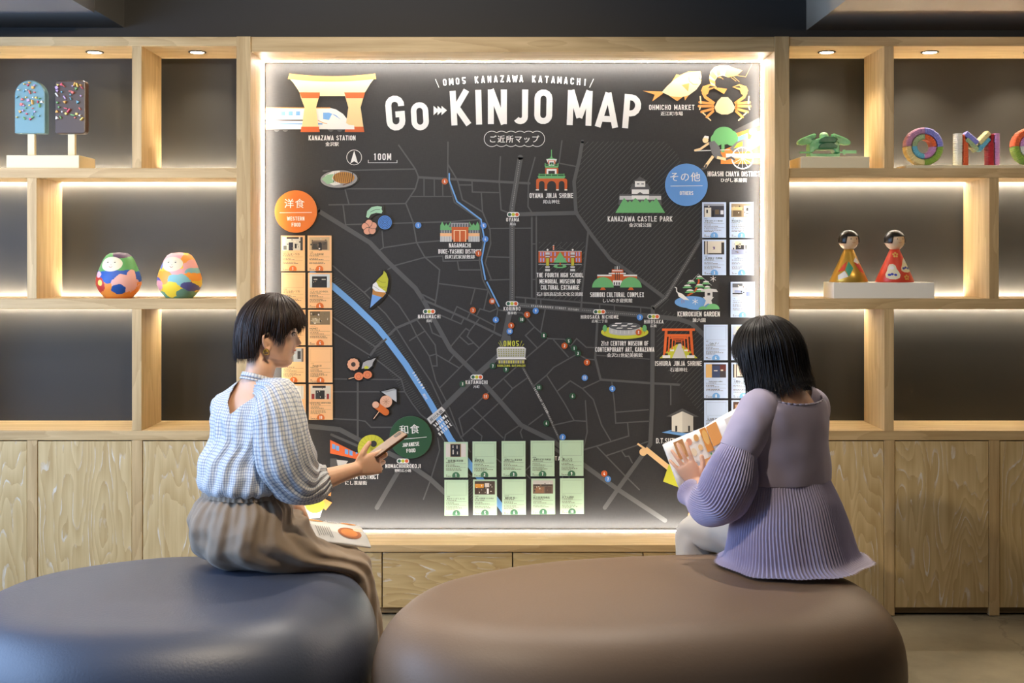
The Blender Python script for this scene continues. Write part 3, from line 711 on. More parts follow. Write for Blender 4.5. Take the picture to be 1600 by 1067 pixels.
# pictures -------------------------------------------------------
def pic(name, fn, label=None, T=None):
    P = Pic(lift=.0022); P.T = T; fn(P); P.build(name, bd, label)
def station(P):
    P.poly([(415,168.5),(515,168.5),(525,171),(536,178),(544,188),(550,196),(554,202),(415,202)], WH)
    P.poly([(415,168),(516,168),(516,169.6),(415,169.6)], DO); P.poly([(415,187),(490,187),(490,189),(415,189)], GY)
    P.rect(415,192.6,504,194.6,BL)
    for x in (428,439.5,451,462.5): P.rect(x,174,x+6.5,180.5,BL)
    P.poly([(505,176),(514,176),(525,180),(534,188),(520,188.5),(505,186)], BL)
    P.line([(497,188),(505,192),(519,194.5),(544,194.5)], 1, DO)
    for x in (432.5,446,517,531): P.ell(x,203,4,3,GY,16,180,360)
    for x0 in (467,535):
        P.poly([(x0+1.5,144.5),(x0+33.5,144.5),(x0+31.5,152),(x0+27,168),(x0+31.5,206),(x0+4 if x0==467 else x0+4,206),(x0+9,168),(x0+3,152)] if x0==467 else [(538,144.5),(570.5,144.5),(568,152),(563.5,168),(569,206),(539,206),(544.5,168),(540,152)], (246,203,146))
    P.poly([(468.5,144.5),(500.5,144.5),(498.5,153.5),(471.5,153.5)], BR); P.poly([(538,144.5),(570.5,144.5),(568,153.5),(541,153.5)], BR)
    P.poly([(471,198),(498.5,198),(499.8,206.3),(469.8,206.3)], BR); P.poly([(540.5,198),(568,198),(569.4,206.3),(539,206.3)], BR)
    P.poly([(519,178),(545,195),(553.5,196),(554,202.3),(512,202.3),(510,196)], WH)
    P.poly([(453.5,124)]+[(453.5+4+1.0*i, 128+i*1.5) for i in range(1,10)]+[(468,144.5),(500,144.5),(500,150.2),(539.5,150.2),(538,144.5),(570,144.5)]+[(571+1.0*(9-i)*.9+.5, 143-1.5*(9-i)) for i in range(9,0,-1)]+[(584,124)], CR)
    P.poly([(452.5,115)]+[(452.5+135*i/12, 115+4.2*(1-((i-6)/6)**2)) for i in range(1,12)]+[(586.5,115),(588,123.5)]+[(588-137.5*i/12, 123.5+4.2*(1-((i-6)/6)**2)) for i in range(1,12)]+[(450,123.5)], DO)
pic('station_gate_picture', station, 'cream and orange station gate with white train')
def fish(P):
    P.poly([(1004.5,142),(1034,143),(1036,146),(1019,158.5),(1023,148)], DO)
    P.poly([(1036,142),(1048,130),(1057,116),(1062,117.5),(1075,112),(1094,111.5),(1096,118),(1094,128),(1088,137),(1078,146),(1070,157),(1069,150),(1058,158),(1046,150)], DO)
    P.poly([(1034,144),(1042,135),(1054,124),(1068,116),(1082,112.5),(1094,112),(1096,120),(1095,130),(1088,140),(1076,149),(1064,152),(1048,150.5)], CR)
    P.poly([(1065,133),(1077,130),(1075,143)], DO); P.line([(1076,120),(1077,127),(1083,132),(1090,132)], 1, DO); P.ell(1083.5,120,1.3,1.3,(150,150,140),14); P.line([(1095,113),(1092,116),(1092,122),(1096,126)], 1, DO)
pic('fish_picture', fish)
def shrimp(P):
    out = [(1125,102.5),(1138,103),(1146,106),(1160,110),(1151,118),(1138,121),(1129,118),(1121,120),(1117,126),(1117,133),(1121,139),(1127,142),(1136,139),(1131,147),(1122,141),(1115,137.5),(1110,131),(1108,122),(1110,112),(1116,105)]
    P.poly(out, CR)
    for q in ([(1117,105),(1124,102.6),(1126,117),(1121,119)],[(1108.5,118),(1112,109),(1120,120),(1117,125)],[(1109,128),(1108,123),(1117,127),(1117.5,132)],[(1136,103),(1146,106),(1160,110),(1151,118),(1138,121),(1132,118)],[(1115,137.5),(1122,137),(1136,139),(1131,147)]): P.poly(q, DO)
    for a, b in (((1150,118),(1165,120)),((1165,120),(1175,100)),((1146,120),(1155,128)),((1142,121),(1150,127)),((1122,121),(1128,122)),((1124,119),(1130,124))): P.line([a,b], .6, DO)
pic('shrimp_picture', shrimp)
def crab(P):
    for s_ in (1,-1):
        X = lambda x: 1132+(x-1132)*s_
        P.line([(X(1148),162),(X(1162),152),(X(1166),144)], 4.6, DO); P.poly([(X(1163),149),(X(1169),142),(X(1166),135),(X(1155),131.5),(X(1144),136),(X(1156),141),(X(1158),147)], DO); P.poly([(X(1146),136),(X(1155),134),(X(1158),138)], DK)
        for k, (y0, x2, y2) in enumerate(((162,1171,160),(166,1172,166),(170,1168,175),(174,1160,183))):
            P.line([(X(1150),y0),(X(x2),y2)], 3.8, DO, cap=True); P.line([(X(x2-2),y2+1.5),(X(x2-6 if k>1 else x2-1),y2+5 if k else y2-9)], 2, CR, cap=True)
    P.poly([(1127,152),(1137,152),(1143,158),(1148,168),(1145,175),(1137,179),(1127,179),(1119,175),(1116,168),(1121,158)], CR)
pic('crab_picture', crab)
def higashi(P):
    P.poly([(1188,183),(1188,196),(1146,209),(1148,203)], GY); P.poly([(1150,208),(1188,196),(1188,256),(1126,256),(1126,236),(1150,226)], (236,140,60))
    P.poly([(1152,214),(1168,208),(1168,220),(1152,222)], BL)
    P.ell(1131,212,17,14,GR,26); P.ell(1120,218,10,10,GR,20); P.ell(1143,216,10,12,GR,20); P.rect(1127,222,1132,238,GR)
    P.poly([(1140,232),(1150,222),(1160,218),(1172,217),(1176,208),(1188,204),(1188,226),(1172,236),(1146,238)], (120,120,118)); P.poly([(1146,232),(1152,224),(1160,221),(1160,228)], YE)
    P.ell(1175,206,5,5,WH,20); P.ell(1178,205,4,5,(110,110,110),20)
    P.rect(1134,240,1188,246,WH)
    P.ring(1160,247,16.5,2,WH)
    for k in range(12): P.line([(1160,247),(1160+15.5*cos(k*pi/6),247+15.5*sin(k*pi/6))], .6, WH)
    P.line([(1085,236),(1140,234)], 1.4, LG)
    P.line([(1107,224),(1094,233),(1086,235)], 3.4, CR, cap=True); P.ell(1102,219,4.6,4.6,CR,20); P.poly([(1099,215),(1107,217),(1107,213),(1101,212)], WH)
    P.poly([(1107,222),(1116,220),(1124,230),(1126,240),(1130,247),(1118,248),(1112,240)], (110,110,112))
    P.line([(1114,244),(1105,256),(1101,262)], 4.4, CR); P.line([(1120,246),(1134,249)], 4.4, CR); P.line([(1134,249),(1142,246),(1148,250)], 3.2, GY); P.line([(1104,257),(1101,263),(1096,264)], 3.2, GY)
pic('rickshaw_picture', higashi, 'rickshaw and runner in front of a green tree')
def castle(P):
    D2 = (86, 86, 86)
    P.poly([(968,303),(1032,303),(1034,320),(966,320)], D2); P.rect(968,306,1033,312,LG)
    P.poly([(987,296),(1014,296),(1014,311),(987,311)], WH); P.poly([(984,296),(988,287),(1012,287),(1017,296)], D2); P.rect(992,283,1008,292,WH)
    P.poly([(989,283),(1000,276),(1012,283)], D2); P.rect(968,303,1033,305.5,D2)
    P.poly([(994,304),(1000,300),(1006,304)], D2); P.rect(995,286,999,288.5,(150,150,150)); P.rect(1002,286,1006,288.5,(150,150,150))
    P.poly([(961.5,332.5),(975,309),(981,316.5),(984,313),(987,316),(992.5,309),(1000,316.5),(1003,313),(1005,315),(1009,309),(1015,317),(1019,313),(1021,315),(1025,309),(1039,332.5)], GR)
pic('castle_picture', castle, 'white castle above green hill')
def oyama(P):
    x = lambda v: 820+v*.0656; y = lambda v: 230+v*.0656
    R = lambda a, b, c_, d, col: P.rect(x(a), y(b), x(c_), y(d), col)
    R(625,60,645,210,GR); P.poly([(x(625),y(200)),(x(645),y(200)),(x(660),y(255)),(x(760),y(285)),(x(510),y(285)),(x(605),y(255))], GR)
    P.poly([(x(510),y(285)),(x(765),y(285)),(x(735),y(360)),(x(540),y(360))], WH); R(550,315,730,410,BR); R(570,335,700,440,WH); R(590,360,685,400,DK)
    R(475,400,800,410,GR); P.poly([(x(470),y(440)),(x(805),y(440)),(x(785),y(490)),(x(490),y(490))], GR)
    for v in (485,640,790): R(v-10,380,v+10,445,GR)
    R(500,412,560,432,(40,90,50)); R(590,412,620,432,(40,90,50)); R(655,412,685,432,(40,90,50))
    R(485,490,795,690,BR); R(520,520,755,690,WH); R(560,565,715,690,DK)
    R(330,638,945,652,GR); R(350,652,925,690,(40,90,50)); P.poly([(x(305),y(685)),(x(970),y(685)),(x(940),y(750)),(x(330),y(750))], GR)
    for v in (340,490,635,780,935): R(v-8,628,v+8,690,GR)
    P.rrect(x(270),y(748),x(1008),y(1010),3.4,BR)
    R(262,1003,335,1030,WH); R(470,1003,532,1030,WH); R(745,1003,808,1030,WH); R(945,1003,1010,1030,WH)
    for a, b in ((335,470),(532,745),(808,945)):
        cx_, rr = (x(a)+x(b))/2, (x(b)-x(a))/2; R(a,805+rr*15.2,b,1035,(43,42,42)); P.ell(cx_, y(805)+rr, rr, rr, (43,42,42), 20)
pic('oyama_shrine_picture', oyama, 'red and green shrine gate')
def naga(P):
    x = lambda v: 680+v*.075; y = lambda v: 335+v*.075
    R = lambda a, b, c_, d, col: P.rect(x(a), y(b), x(c_), y(d), col)
    for s_ in (0, 1):
        X = (lambda v: x(v)) if not s_ else (lambda v: x(1030-v))
        P.poly([(X(105),y(325)),(X(108),y(230)),(X(148),y(148)),(X(195),y(240)),(X(232),y(180)),(X(265),y(235)),(X(320),y(148)),(X(345),y(250)),(X(345),y(325))], GR)
        P.poly([(X(105),y(325)),(X(345),y(325)),(X(345),y(390)),(X(105),y(390))], (105,105,108)); P.poly([(X(105),y(390)),(X(345),y(390)),(X(345),y(455)),(X(105),y(455))], (246,190,135)); P.poly([(X(105),y(455)),(X(345),y(455)),(X(345),y(570)),(X(105),y(570))], LG)
        for v in (140,190,245,300): P.line([(X(v),y(330)),(X(v),y(388))], .9, (190,188,182)); P.line([(X(v),y(460)),(X(v),y(570))], .7, (150,150,148))
    P.poly([(x(285),y(265)),(x(325),y(165)),(x(705),y(165)),(x(745),y(265))], (98,98,102)); R(325,160,705,172,GY)
    for v in (350,405,460,515,570,625,680): P.line([(x(v),y(185)),(x(v-4),y(262))], 1.1, (190,188,182))
    P.line([(x(335),y(188)),(x(695),y(188))], .8, (190,188,182))
    R(345,262,690,570,BR); R(340,268,695,300,BR); P.line([(x(395),y(570)),(x(395),y(335)),(x(635),y(335)),(x(635),y(570))], 1.3, CR); P.line([(x(515),y(335)),(x(515),y(570))], 1.5, CR)
    P.poly([(x(345),y(525)),(x(380),y(525)),(x(380),y(570)),(x(345),y(570))], DK); P.poly([(x(650),y(525)),(x(690),y(525)),(x(690),y(570)),(x(650),y(570))], DK)
pic('samurai_house_picture', naga, 'orange gate with green pines')
def school(P):
    x = lambda v: 830+v*.09375; y = lambda v: 370+v*.09375
    R = lambda a, b, c_, d, col: P.rect(x(a), y(b), x(c_), y(d), col)
    R(122,238,840,430,BR); R(122,235,840,246,LG); R(122,450,840,468,(150,150,148))
    for v in (160,205,330,397,565,628,755,800):
        R(v-11,257,v+11,320,(160,160,215)); R(v-11,352,v+11,414,(160,160,215))
    R(360,138,384,222,OR); R(360,138,384,152,LG); R(360,172,384,182,LG); R(360,200,384,212,LG)
    P.line([(x(370),y(235)),(x(480),y(180)),(x(605),y(235))], .8, GY); P.line([(x(482),y(140)),(x(482),y(180))], .8, GY)
    P.ell(x(480),y(490),x(590)-x(480),3,GR); R(435,470,525,500,DK)
    P.poly([(x(482),y(248)),(x(600),y(430)),(x(370),y(430))], GR); R(472,430,492,470,BR)
    for v in (272,690):
        P.ell(x(v),y(216),1.5,1.5,WH,14); R(v-36,258,v+36,298,LG); R(v-36,300,v+36,310,DK); R(v-36,318,v+36,340,LG); R(v-28,345,v+28,485,DK); R(v-24,352,v+24,480,(190,180,50)); R(v-36,490,v+36,515,LG); R(v-40,535,v+40,572,LG)
pic('red_brick_school_picture', school)
def shiinoki(P):
    x = lambda v: 920+v*.1875; y = lambda v: 250+v*.1875
    R = lambda a, b, c_, d, col: P.rect(x(a), y(b), x(c_), y(d), col)
    R(70,968,402,1020,BR); R(70,955,402,968,WH); R(190,915,288,1040,BR); R(193,910,283,938,BR); R(195,918,280,926,WH); R(165,940,308,950,WH)
    for v in (220,236,252): R(v-3,935,v+3,1000,DK)
    R(215,885,222,912,(140,150,150)); R(232,885,240,912,WH); R(250,885,257,912,(140,150,150))
    R(200,1003,275,1045,WH)
    for v in (212,232,252): R(v-5,1018,v+5,1040,DK)
    for v in (117,350):
        P.ell(x(v),y(1062),x(v+90)-x(v),y(1062)-y(975),GR,26,0,180); P.poly([(x(v-12),y(1062)),(x(v+12),y(1062)),(x(v+24),y(1082)),(x(v-24),y(1082))], BR)
pic('shiinoki_picture', shiinoki)
def museum21(P):
    P.ell(976,519,37,10.5,YE,40)
    for x in (945,1007): P.ell(x,513,3.4,5.5,GR,20); P.line([(x,517),(x,521)], .8, BR)
    P.poly([(951.5,511),(1000.5,511),(1000.5,519)]+[(976+24.5*cos(a*pi/10), 519+5*sin(a*pi/10)) for a in range(1,10)]+[(951.5,519)], (190,190,186))
    for k in range(7): P.line([(956+k*6.6,514),(956+k*6.6,521.5-abs(k-3)*.4)], .5, WH)
    P.ell(976,509.5,24.7,6.3,(86,88,90),40)
    for a in ((966,505,10,1.6),(984,506,8,1.6),(960,508.5,8,1.5),(975,509,9,1.6),(990,509.5,8,1.5),(968,512.5,9,1.5),(984,513,7,1.3)): P.poly([(a[0]-a[2]/2+1,a[1]-a[3]/2),(a[0]+a[2]/2+1,a[1]-a[3]/2),(a[0]+a[2]/2-1,a[1]+a[3]/2),(a[0]-a[2]/2-1,a[1]+a[3]/2)], WH)
pic('round_museum_picture', museum21, 'white round museum on yellow lawn')
def torii(P):
    P.poly([(1030.5,559.5),(1046,545),(1057,538),(1064,538),(1076,546),(1090,559.5)], YE); P.poly([(1060,537),(1064,537),(1072,559.5),(1050,559.5)], LG)
    for k, (w_, yt, yb, th) in enumerate(((5,531,544,1.2),(9,527,547,1.8),(14,523,550,2.4),(19,515,555,4.2))):
        cx_ = 1060
        P.line([(cx_-w_,yt),(cx_-w_-2.0*th*.35,yb)], th, OR); P.line([(cx_+w_,yt),(cx_+w_+2.0*th*.35,yb)], th, OR); P.line([(cx_-w_*1.35,yt),(cx_+w_*1.35,yt)], th*.9, OR); P.line([(cx_-w_*1.05,yt+th*2.2),(cx_+w_*1.05,yt+th*2.2)], th*.8, OR)
    for x in (1041,1079): P.rect(x-2.4,552,x+2.4,555,DK); P.rect(x-6,555,x+6,559,WH)
    for x in (1050,1072): P.rect(x-3,546,x+3,548.5,WH)
pic('torii_gate_picture', torii, 'row of orange torii gates')
def kenroku(P):
    P.ell(1080,472,26,9.5,BL,30); P.ell(1090,477,22,7,BL,30)
    P.line([(1074,462),(1086,455),(1092,440),(1091,432)], 2.6, BR)
    for x, y, r in ((1093,434,6),(1080,441,7),(1103,442,6.5),(1074,448,7.5),(1093,447,8),(1105,450,6),(1078,455.5,8),(1094,454,8)):
        P.ell(x,y+2,r,3.2,GR,16,0,180); P.ell(x,y-1.0,r*.7,2.4,WH,16,0,180)
    P.line([(1074,446),(1091,428),(1112,446)], .5, LG)
    P.poly([(1095,453),(1107,450.5),(1119,452),(1121.5,456),(1095,455.5)], LG); P.rect(1101,455,1113,464,LG); P.rect(1105,457.5,1109.5,461.5,DK); P.poly([(1098,464),(1115,464),(1111,469),(1102,469)], LG); P.poly([(1103,469),(1111,469),(1113,476),(1106,474),(1099,479)], LG)
    P.ell(1113,483,11,8.5,GR,24,0,180); P.ell(1098,483.5,7,5,GR,24,0,180)
    P.line([(1054,448.5),(1057,450),(1057,455),(1060,459)], 1.4, WH); P.poly([(1058,456),(1066,459),(1077,469),(1068,468),(1060,463)], WH); P.line([(1065,468),(1065,474)], .5, BR); P.line([(1068,468),(1068.6,473)], .5, BR)
    for cx_, cy_ in ((1086,471),(1114,435.5)):
        for k in range(6):
            P.line([(cx_,cy_),(cx_+4.8*cos(k*pi/3+.5),cy_+4.8*sin(k*pi/3+.5))], .8, WH)
pic('garden_pond_picture', kenroku, 'crane and stone lantern by blue pond')
def suzuki(P):
    P.poly([(1034,675.5),(1047,672),(1085,672),(1100,674),(1074,682)], BL); P.poly([(1045,674),(1060,672),(1090,674),(1072,676.5)], DK)
    P.poly([(1041,650.5),(1066,638),(1092,651),(1083,651.5),(1066,643),(1049,651.5)], GY)
    P.poly([(1049.5,650),(1066,642.5),(1066,675.5),(1049.5,673.5)], (226,220,204)); P.poly([(1066,642.5),(1083,650),(1083,673.5),(1066,675.5)], (203,198,184)); P.rect(1055,665,1058,674,DK); P.rect(1075,665,1078,674,DK)
pic('white_pavilion_picture', suzuki)
def nishi(P):
    P.poly([(516,687),(559,708),(559,717.5),(516,708)], OR)
    for x, y in ((519,693),(525,695.5),(539,701),(546,703),(556,706)): P.poly([(x,y),(x+5,y+1.6),(x+5,y+9),(x,y+7.6)], BL)
    P.rect(516,716,527,730,GY); P.poly([(526,718),(544,720),(540,726),(528,728)], LG)
    P.rrect(556,708,597,738,3,OR); P.rect(570,722,590,737,BL)
    P.ell(581,701,22,22,YE,40)
    for k in range(20): P.line([(581,701),(581+21.5*cos(k*pi/10),701+21.5*sin(k*pi/10))], .4, (160,160,50))
    P.ell(584,693,5,5,DK,18)
pic('tram_and_fan_picture', nishi, 'orange tram with a yellow fan')
def fans(P):
    P.poly([(435,770),(440,795),(470,812),(500,808),(506,790)], (200,200,200))
    for q in (([(500,765),(518,759),(517,775),(502,772)]), ([(502,776),(519,785),(509,797),(500,790)]), ([(434,781),(446,778),(448,786),(438,788)])): P.poly(q, DO)
    for q in (([(446,778),(458,776),(455,796),(440,790)]), ([(460,778),(477,782),(476,802),(456,800)]), ([(480,772),(496,768),(500,775),(484,780)])): P.poly(q, WH)
    P.poly([(492+14.5*(1+.06*(k % 2))*cos(k*pi/16), 788+13*(1+.06*(k % 2))*sin(k*pi/16)) for k in range(32)], YE)
pic('sweets_flower_picture', fans, 'flower shape of orange, white and yellow pieces')
def shami(P):
    P.line([(1008,701),(1050,735)], 8, (246,203,146)); P.line([(996,693),(1012,704)], 3, (246,203,146)); P.ell(1005,706,6,6,(246,203,146),24)
    P.poly([(1045,725),(1070,736),(1062,762),(1036,752)], YE)
pic('shamisen_picture', shami)
pic('orange_strip_picture', lambda P: P.poly([(1077,797),(1090,797),(1083,825),(1069,825)], (246,170,110)))
def hotel(P):
    x = lambda v: 765+v*.0609; y = lambda v: 520+v*.0609
    P.poly([(x(180),y(410)),(x(235),y(360)),(x(870),y(360)),(x(935),y(405)),(x(915),y(630)),(x(195),y(630))], (196,194,184)); P.poly([(x(240),y(360)),(x(868),y(360)),(x(925),y(400)),(x(185),y(400))], WH)
    for r_ in range(4):
        for k in range(11):
            P.rect(x(220+k*64+4*r_*(1-k/5)), y(410+r_*54), x(248+k*64+4*r_*(1-k/5)), y(438+r_*54), (150,150,70)); 
    P.poly([(x(210),y(628)),(x(905),y(628)),(x(945),y(675)),(x(165),y(675))], WH); P.poly([(x(210),y(680)),(x(905),y(680)),(x(895),y(785)),(x(225),y(785))], (130,125,105))
    for k in range(11): P.rect(x(240+k*60), y(708), x(272+k*60), y(778), (215,205,80) if k % 2 == 0 or k == 5 else (180,175,140))
    stext(P, 'OMO5', 798.8, 536.4, 8.6, 24, (205,205,70), t=.17)
    for a, b in (((779,535),(783,541)),((781,532),(785.5,541)),((815.5,532),(812,541)),((818.5,537),(815.5,541))): P.line([a,b], .6, (205,205,70))
    stext(P, 'KANAZAWA KATAMACHI', 799, 571, 3.4, 43, (205,205,70))
pic('hotel_picture', hotel, 'white hotel block with yellow lettering')

# ---------------------------------------------------------------- things fixed on the board
def disc(mb, cx, cy, r, Y0, Y1, n=36):
    c0 = mp(cx, cy); R_ = r/MS
    return mb.prism([(c0[0]+R_*cos(2*pi*i/n), c0[2]+R_*sin(2*pi*i/n)) for i in range(n)], Y0, Y1)
for cx, cy, c, j, e, lab in ((463,330.6,(222,118,42),'洋食',('WESTERN','FOOD'),'round orange category sign lettered in white at the left of the map'),
                        (642,682.5,(44,84,56),'和食',('JAPANESE','FOOD'),'round dark green category sign lettered in white above the green cards'),
                        (1072,289,(100,152,214),'その他',('OTHERS',),'round blue category sign lettered in white above the blue cards')):
    t = thing('round_sign', mp(cx, cy, YM-.012), lab, 'sign', 'round category signs on the map')
    disc(MB(), cx, cy, 33, YM-.013, YM-.006, 64).build('disc', mat('sign_face', c, .45), t, bevel=.0008)
    disc(MB(), cx, cy, 10, YM-.006, YM-.0045, 24).build('spacer', M['black'], t)
    P = Pic(Y=YM-.013); a_ = 4.5 if j == '和食' else 0
    jtext(P, j, cx-2, cy-12.5, 15.5, WH, bold=.012, sp=1.12, ang=a_)
    P.line([(cx-25, cy+2+(2 if a_ else 0)), (cx+25, cy+1.5-(2 if a_ else 0))], .8, WH)
    if len(e) == 2: stext(P, e[0], cx, cy+11, 6, 27, WH, ang=a_); stext(P, e[1], cx+.5, cy+20.5, 6, 14, WH, ang=a_)
    else: stext(P, e[0], cx, cy+13, 6, 21, WH)
    P.build('lettering', t)

# numbered discs
PL = {
 'orange': ((200,92,38), [(695,283.5,4,'at the top end of the narrow canal'),(747.7,396,1,'on the canal beside the orange gate caption'),(769,470.5,10,'at the bottom end of the narrow canal'),(739,484.5,3,'left of the lower canal end'),(823.6,491.5,5,'just right of the Korinbo crossing'),
            (798.7,508.6,9,'on the main road above the hotel drawing'),(882,540,2,'in the diagonal row right of the hotel drawing'),(917,566,7,'at the lower end of the diagonal row of discs'),(997.6,519,8,'on the round white museum drawing'),(759,619,11,'below the Katamachi crossing name'),(944,739.6,4,'at the lower right, touching a blue disc')]),
 'blue': ((84,140,210), [(653.6,352,1,'alone left of the orange gate drawing'),(755.6,352.5,5,'on the canal at the upper right of the orange gate drawing'),(758.4,373.5,4,'on the canal right of the orange gate drawing'),(774.7,499.5,6,'left of the main road below the Korinbo crossing'),(837,485.6,9,'on the wide street right of the Korinbo crossing'),
            (796.4,517.5,10,'on the main road under the orange disc nine'),(999.6,495.6,3,'between the two Hirosaka crossings'),(913.5,590,11,'below the orange disc seven'),(956.6,607,8,'under the round museum name, on a side street'),(879,682.5,2,'just above the right green card of the top row'),(949.7,748,7,'at the lower right, touching an orange disc')]),
 'green': ((40,80,56), [(815,499,10,'right of the Korinbo crossing below an orange disc'),(849.7,524,8,'on a street bend right of the Korinbo crossing'),(888.6,532.6,5,'topmost of the green trio right of the hotel drawing'),(897,544,1,'middle of the green trio right of the hotel drawing'),(903,552,2,'lowest of the green trio right of the hotel drawing'),
            (770,571.6,7,'at the lower left corner of the hotel drawing'),(790.6,577,9,'just under the hotel drawing'),(722.7,599.6,3,'left of the Katamachi crossing name'),(842,605,11,'beside the shopping street below the hotel drawing'),(894.5,618.5,6,'inside the block below the blue disc eleven'),(853.7,661,4,'beside the lower end of the shopping street')])}
for cn, (c, lst) in PL.items():
    m_ = mat('marker_'+cn, c, .45)
    for cx, cy, num, where in lst:
        t = thing('number_disc', mp(cx, cy, YM-.006), ('%s disc numbered %d %s' % (cn, num, where)), 'map marker', 'numbered %s discs on the map' % cn)
        disc(MB(), cx, cy, 4.8, YM-.006, YM-.0042, 24).build('disc', m_, t)
        P = Pic(Y=YM-.006); stext(P, str(num), cx, cy, 4.8, 4.6 if num > 9 else None, WH, t=.19, gw=.5); P.build('number', t)

# food cut-outs
def cutout(label, outlines, fn, c):
    t = thing('food_cutout', mp(c[0], c[1], YM-.006), label, 'cut-out', 'food cut-outs on the map')
    mb = MB()
    for o in outlines:
        pts = [mp(x, y) for x, y in o]; mb.prism([(p[0], p[2]) for p in pts], YM-.0075, YM-.0045)
    mb.build('backing', M['black'], t)
    P = Pic(Y=YM-.0075); fn(P); P.build('print', t)
def E(cx, cy, rx, ry, n=28, rot=0): return [(cx+rx*cos(2*pi*i/n)*cos(rot)-ry*sin(2*pi*i/n)*sin(rot), cy+rx*cos(2*pi*i/n)*sin(rot)+ry*sin(2*pi*i/n)*cos(rot)) for i in range(n)]
def f1(P):
    P.poly(E(530,279.8,28.8,13.6,36,-.05), (150,148,146)); P.poly([(508,275),(520,268),(531,267),(533,272),(524,280),(533,288),(522,290),(512,286)], (225,222,214)); P.poly([(503,280),(512,273),(522,272),(519,279),(523,285),(512,288)], (150,190,150))
    P.poly(E(537.5,277.7,17,9,30,0), (190,130,50)); 
    P.line([(522+i*1.55, 270+ (0 if i % 2 else 15)) for i in range(20)], 1.5, (20,18,16)); P.line([(536,289.5),(548,285)], 1.4, (110,70,40))
cutout('oval plate of fried cutlet striped with dark sauce, top left of the map', [E(530,279.8,30.6,15.4,40,-.05)], f1, (530,280))
def f2(P):
    P.poly([(572.5,339),(574,330),(581,323.5),(590,322),(597,323),(596.5,327),(598,330),(596.5,333.5),(588,332.5),(580,335),(576,341)], (162,205,170)); P.line([(579,331.5),(587,327.5),(594,327.5)], .7, DK)
    for k in range(5): a = k*2*pi/5-.4; P.poly(E(577.5+6.4*cos(a),355.3+6.4*sin(a),5.6,5.6,18), (222,158,128))
    P.poly(E(577.5,355.3,5,5,14), (222,158,128))
    for k in range(5): a = k*2*pi/5+.2; P.line([(577.5,355.3),(577.5+5*cos(a+.3),355.3+5*sin(a+.3)),(577.5+9*cos(a),355.3+9*sin(a))], .7, DK)
    P.poly(E(601.7,347.6,10.8,10.8,32), (80,135,205))
    for r_ in (2.2,4.4,6.6,8.8): P.ring(601.7,347.6,r_,.7,(40,60,100),28)
cutout('green leaf, pink flower and blue swirl sweets, upper left of the map', [[(570.5,342),(571.5,330),(580,321.5),(590,320),(600,321),(600,334.5),(588,335.5),(578,343)],E(577.5,355.5,13,13.4),E(601.7,347.6,12.3,12.3)], f2, (590,342))
def f3(P):
    P.poly([(583,452),(603.5,458.5),(578.5,481)], (112,160,220)); P.poly([(583,451),(603.5,458),(598,464.5),(582,460)], (190,130,60))
    P.poly([(582,450),(583,444),(588,440),(594,444),(602,452),(603,457),(595,456),(587,455)], (236,234,230)); P.poly([(588,440),(590,437),(594,433),(599,428),(600,423),(604,427),(607,436),(606,446),(604,456),(598,452),(592,448),(590,443)], (190,190,50))
    P.line([(590,437),(597,441),(603,441)], .6, (120,120,40)); P.line([(592,446),(598,449),(604,448)], .6, (120,120,40)); P.line([(584,447),(589,450),(593,453)], .6, (150,150,150))
cutout('soft ice cream swirl in a blue cone, left of the map centre', [[(577,483.5),(577,478),(580.5,458),(579.5,450),(581,443),(588,437),(595,430),(598,421),(605,424),(609,436),(608.5,448),(607,458),(600,468),(584,482)]], f3, (592,452))
def f4(P):
    P.poly([(552.5+(9.9 if k % 2 else 9)*cos(k*pi/11),569+(9.9 if k % 2 else 9)*sin(k*pi/11)) for k in range(22)], (225,165,130)); P.poly(E(552.5,569,3.6,3.6,18), (60,45,40))
    P.poly([(565,576),(568,566),(574,563),(580,562),(588,558.5),(583,566),(582,571),(576,576),(570,575)], (170,168,166)); P.poly([(569,574),(572,571),(577,573),(575,576),(570,576)], (200,200,60))
    P.line([(545,591.5),(556,588.5)], 1, (236,196,160)); P.poly(E(561,587.5,7,6.2,22), (225,130,85)); P.poly(E(574.5,585,7,6.2,22), (225,130,85)); P.ring(560.5,588,3.4,.6,(180,90,50),18); P.ring(574.5,585.5,3.4,.6,(180,90,50),18)
cutout('brown ring, grey shell and orange skewer snacks, lower left of the map', [E(552.5,569,11.4,11.4),[(562.5,578.5),(566,565),(574,561),(590,556),(585,567),(584,573),(577,578.5)],E(561,587.5,8.6,7.8),E(574.5,585,8.6,7.8),[(543,593.5),(543,590),(556,586.5),(557,590.5)]], f4, (563,577))
def f5(P):
    P.poly([(596,611.5),(616,606.5),(619.5,608.5),(620,628)], (190,192,192)); P.poly([(596,611.5),(616,606.5),(619.5,608.5),(603,613)], (150,152,152))
    P.poly(E(603.5,627,9.6,9.6,28), (226,176,145))
    for k in range(8): P.line([(603.5,627),(603.5+5.5*cos(k*pi/4),627+5.5*sin(k*pi/4))], .5, (160,110,80))
    P.line([(593,642),(584,654)], 1.1, (236,196,160)); P.line([(588,632.5),(603,643.5)], 10.6, (212,106,36), cap=True); P.poly(E(587.3,632,5.3,5.3,22), (226,176,145))
cutout('grey triangle, beige round and orange roll on a stick, above the green sign', [[(593,611),(616,604.5),(621.5,607),(622.5,632),(608,624)],E(603.5,627,11.3,11.3),E(587.5,632,7,7,20),[(583,637),(592,626.5),(607,637),(611,645),(605,650),(598,650)],[(582,656),(582,652),(592,640),(595,642),(585,656)]], f5, (600,630))

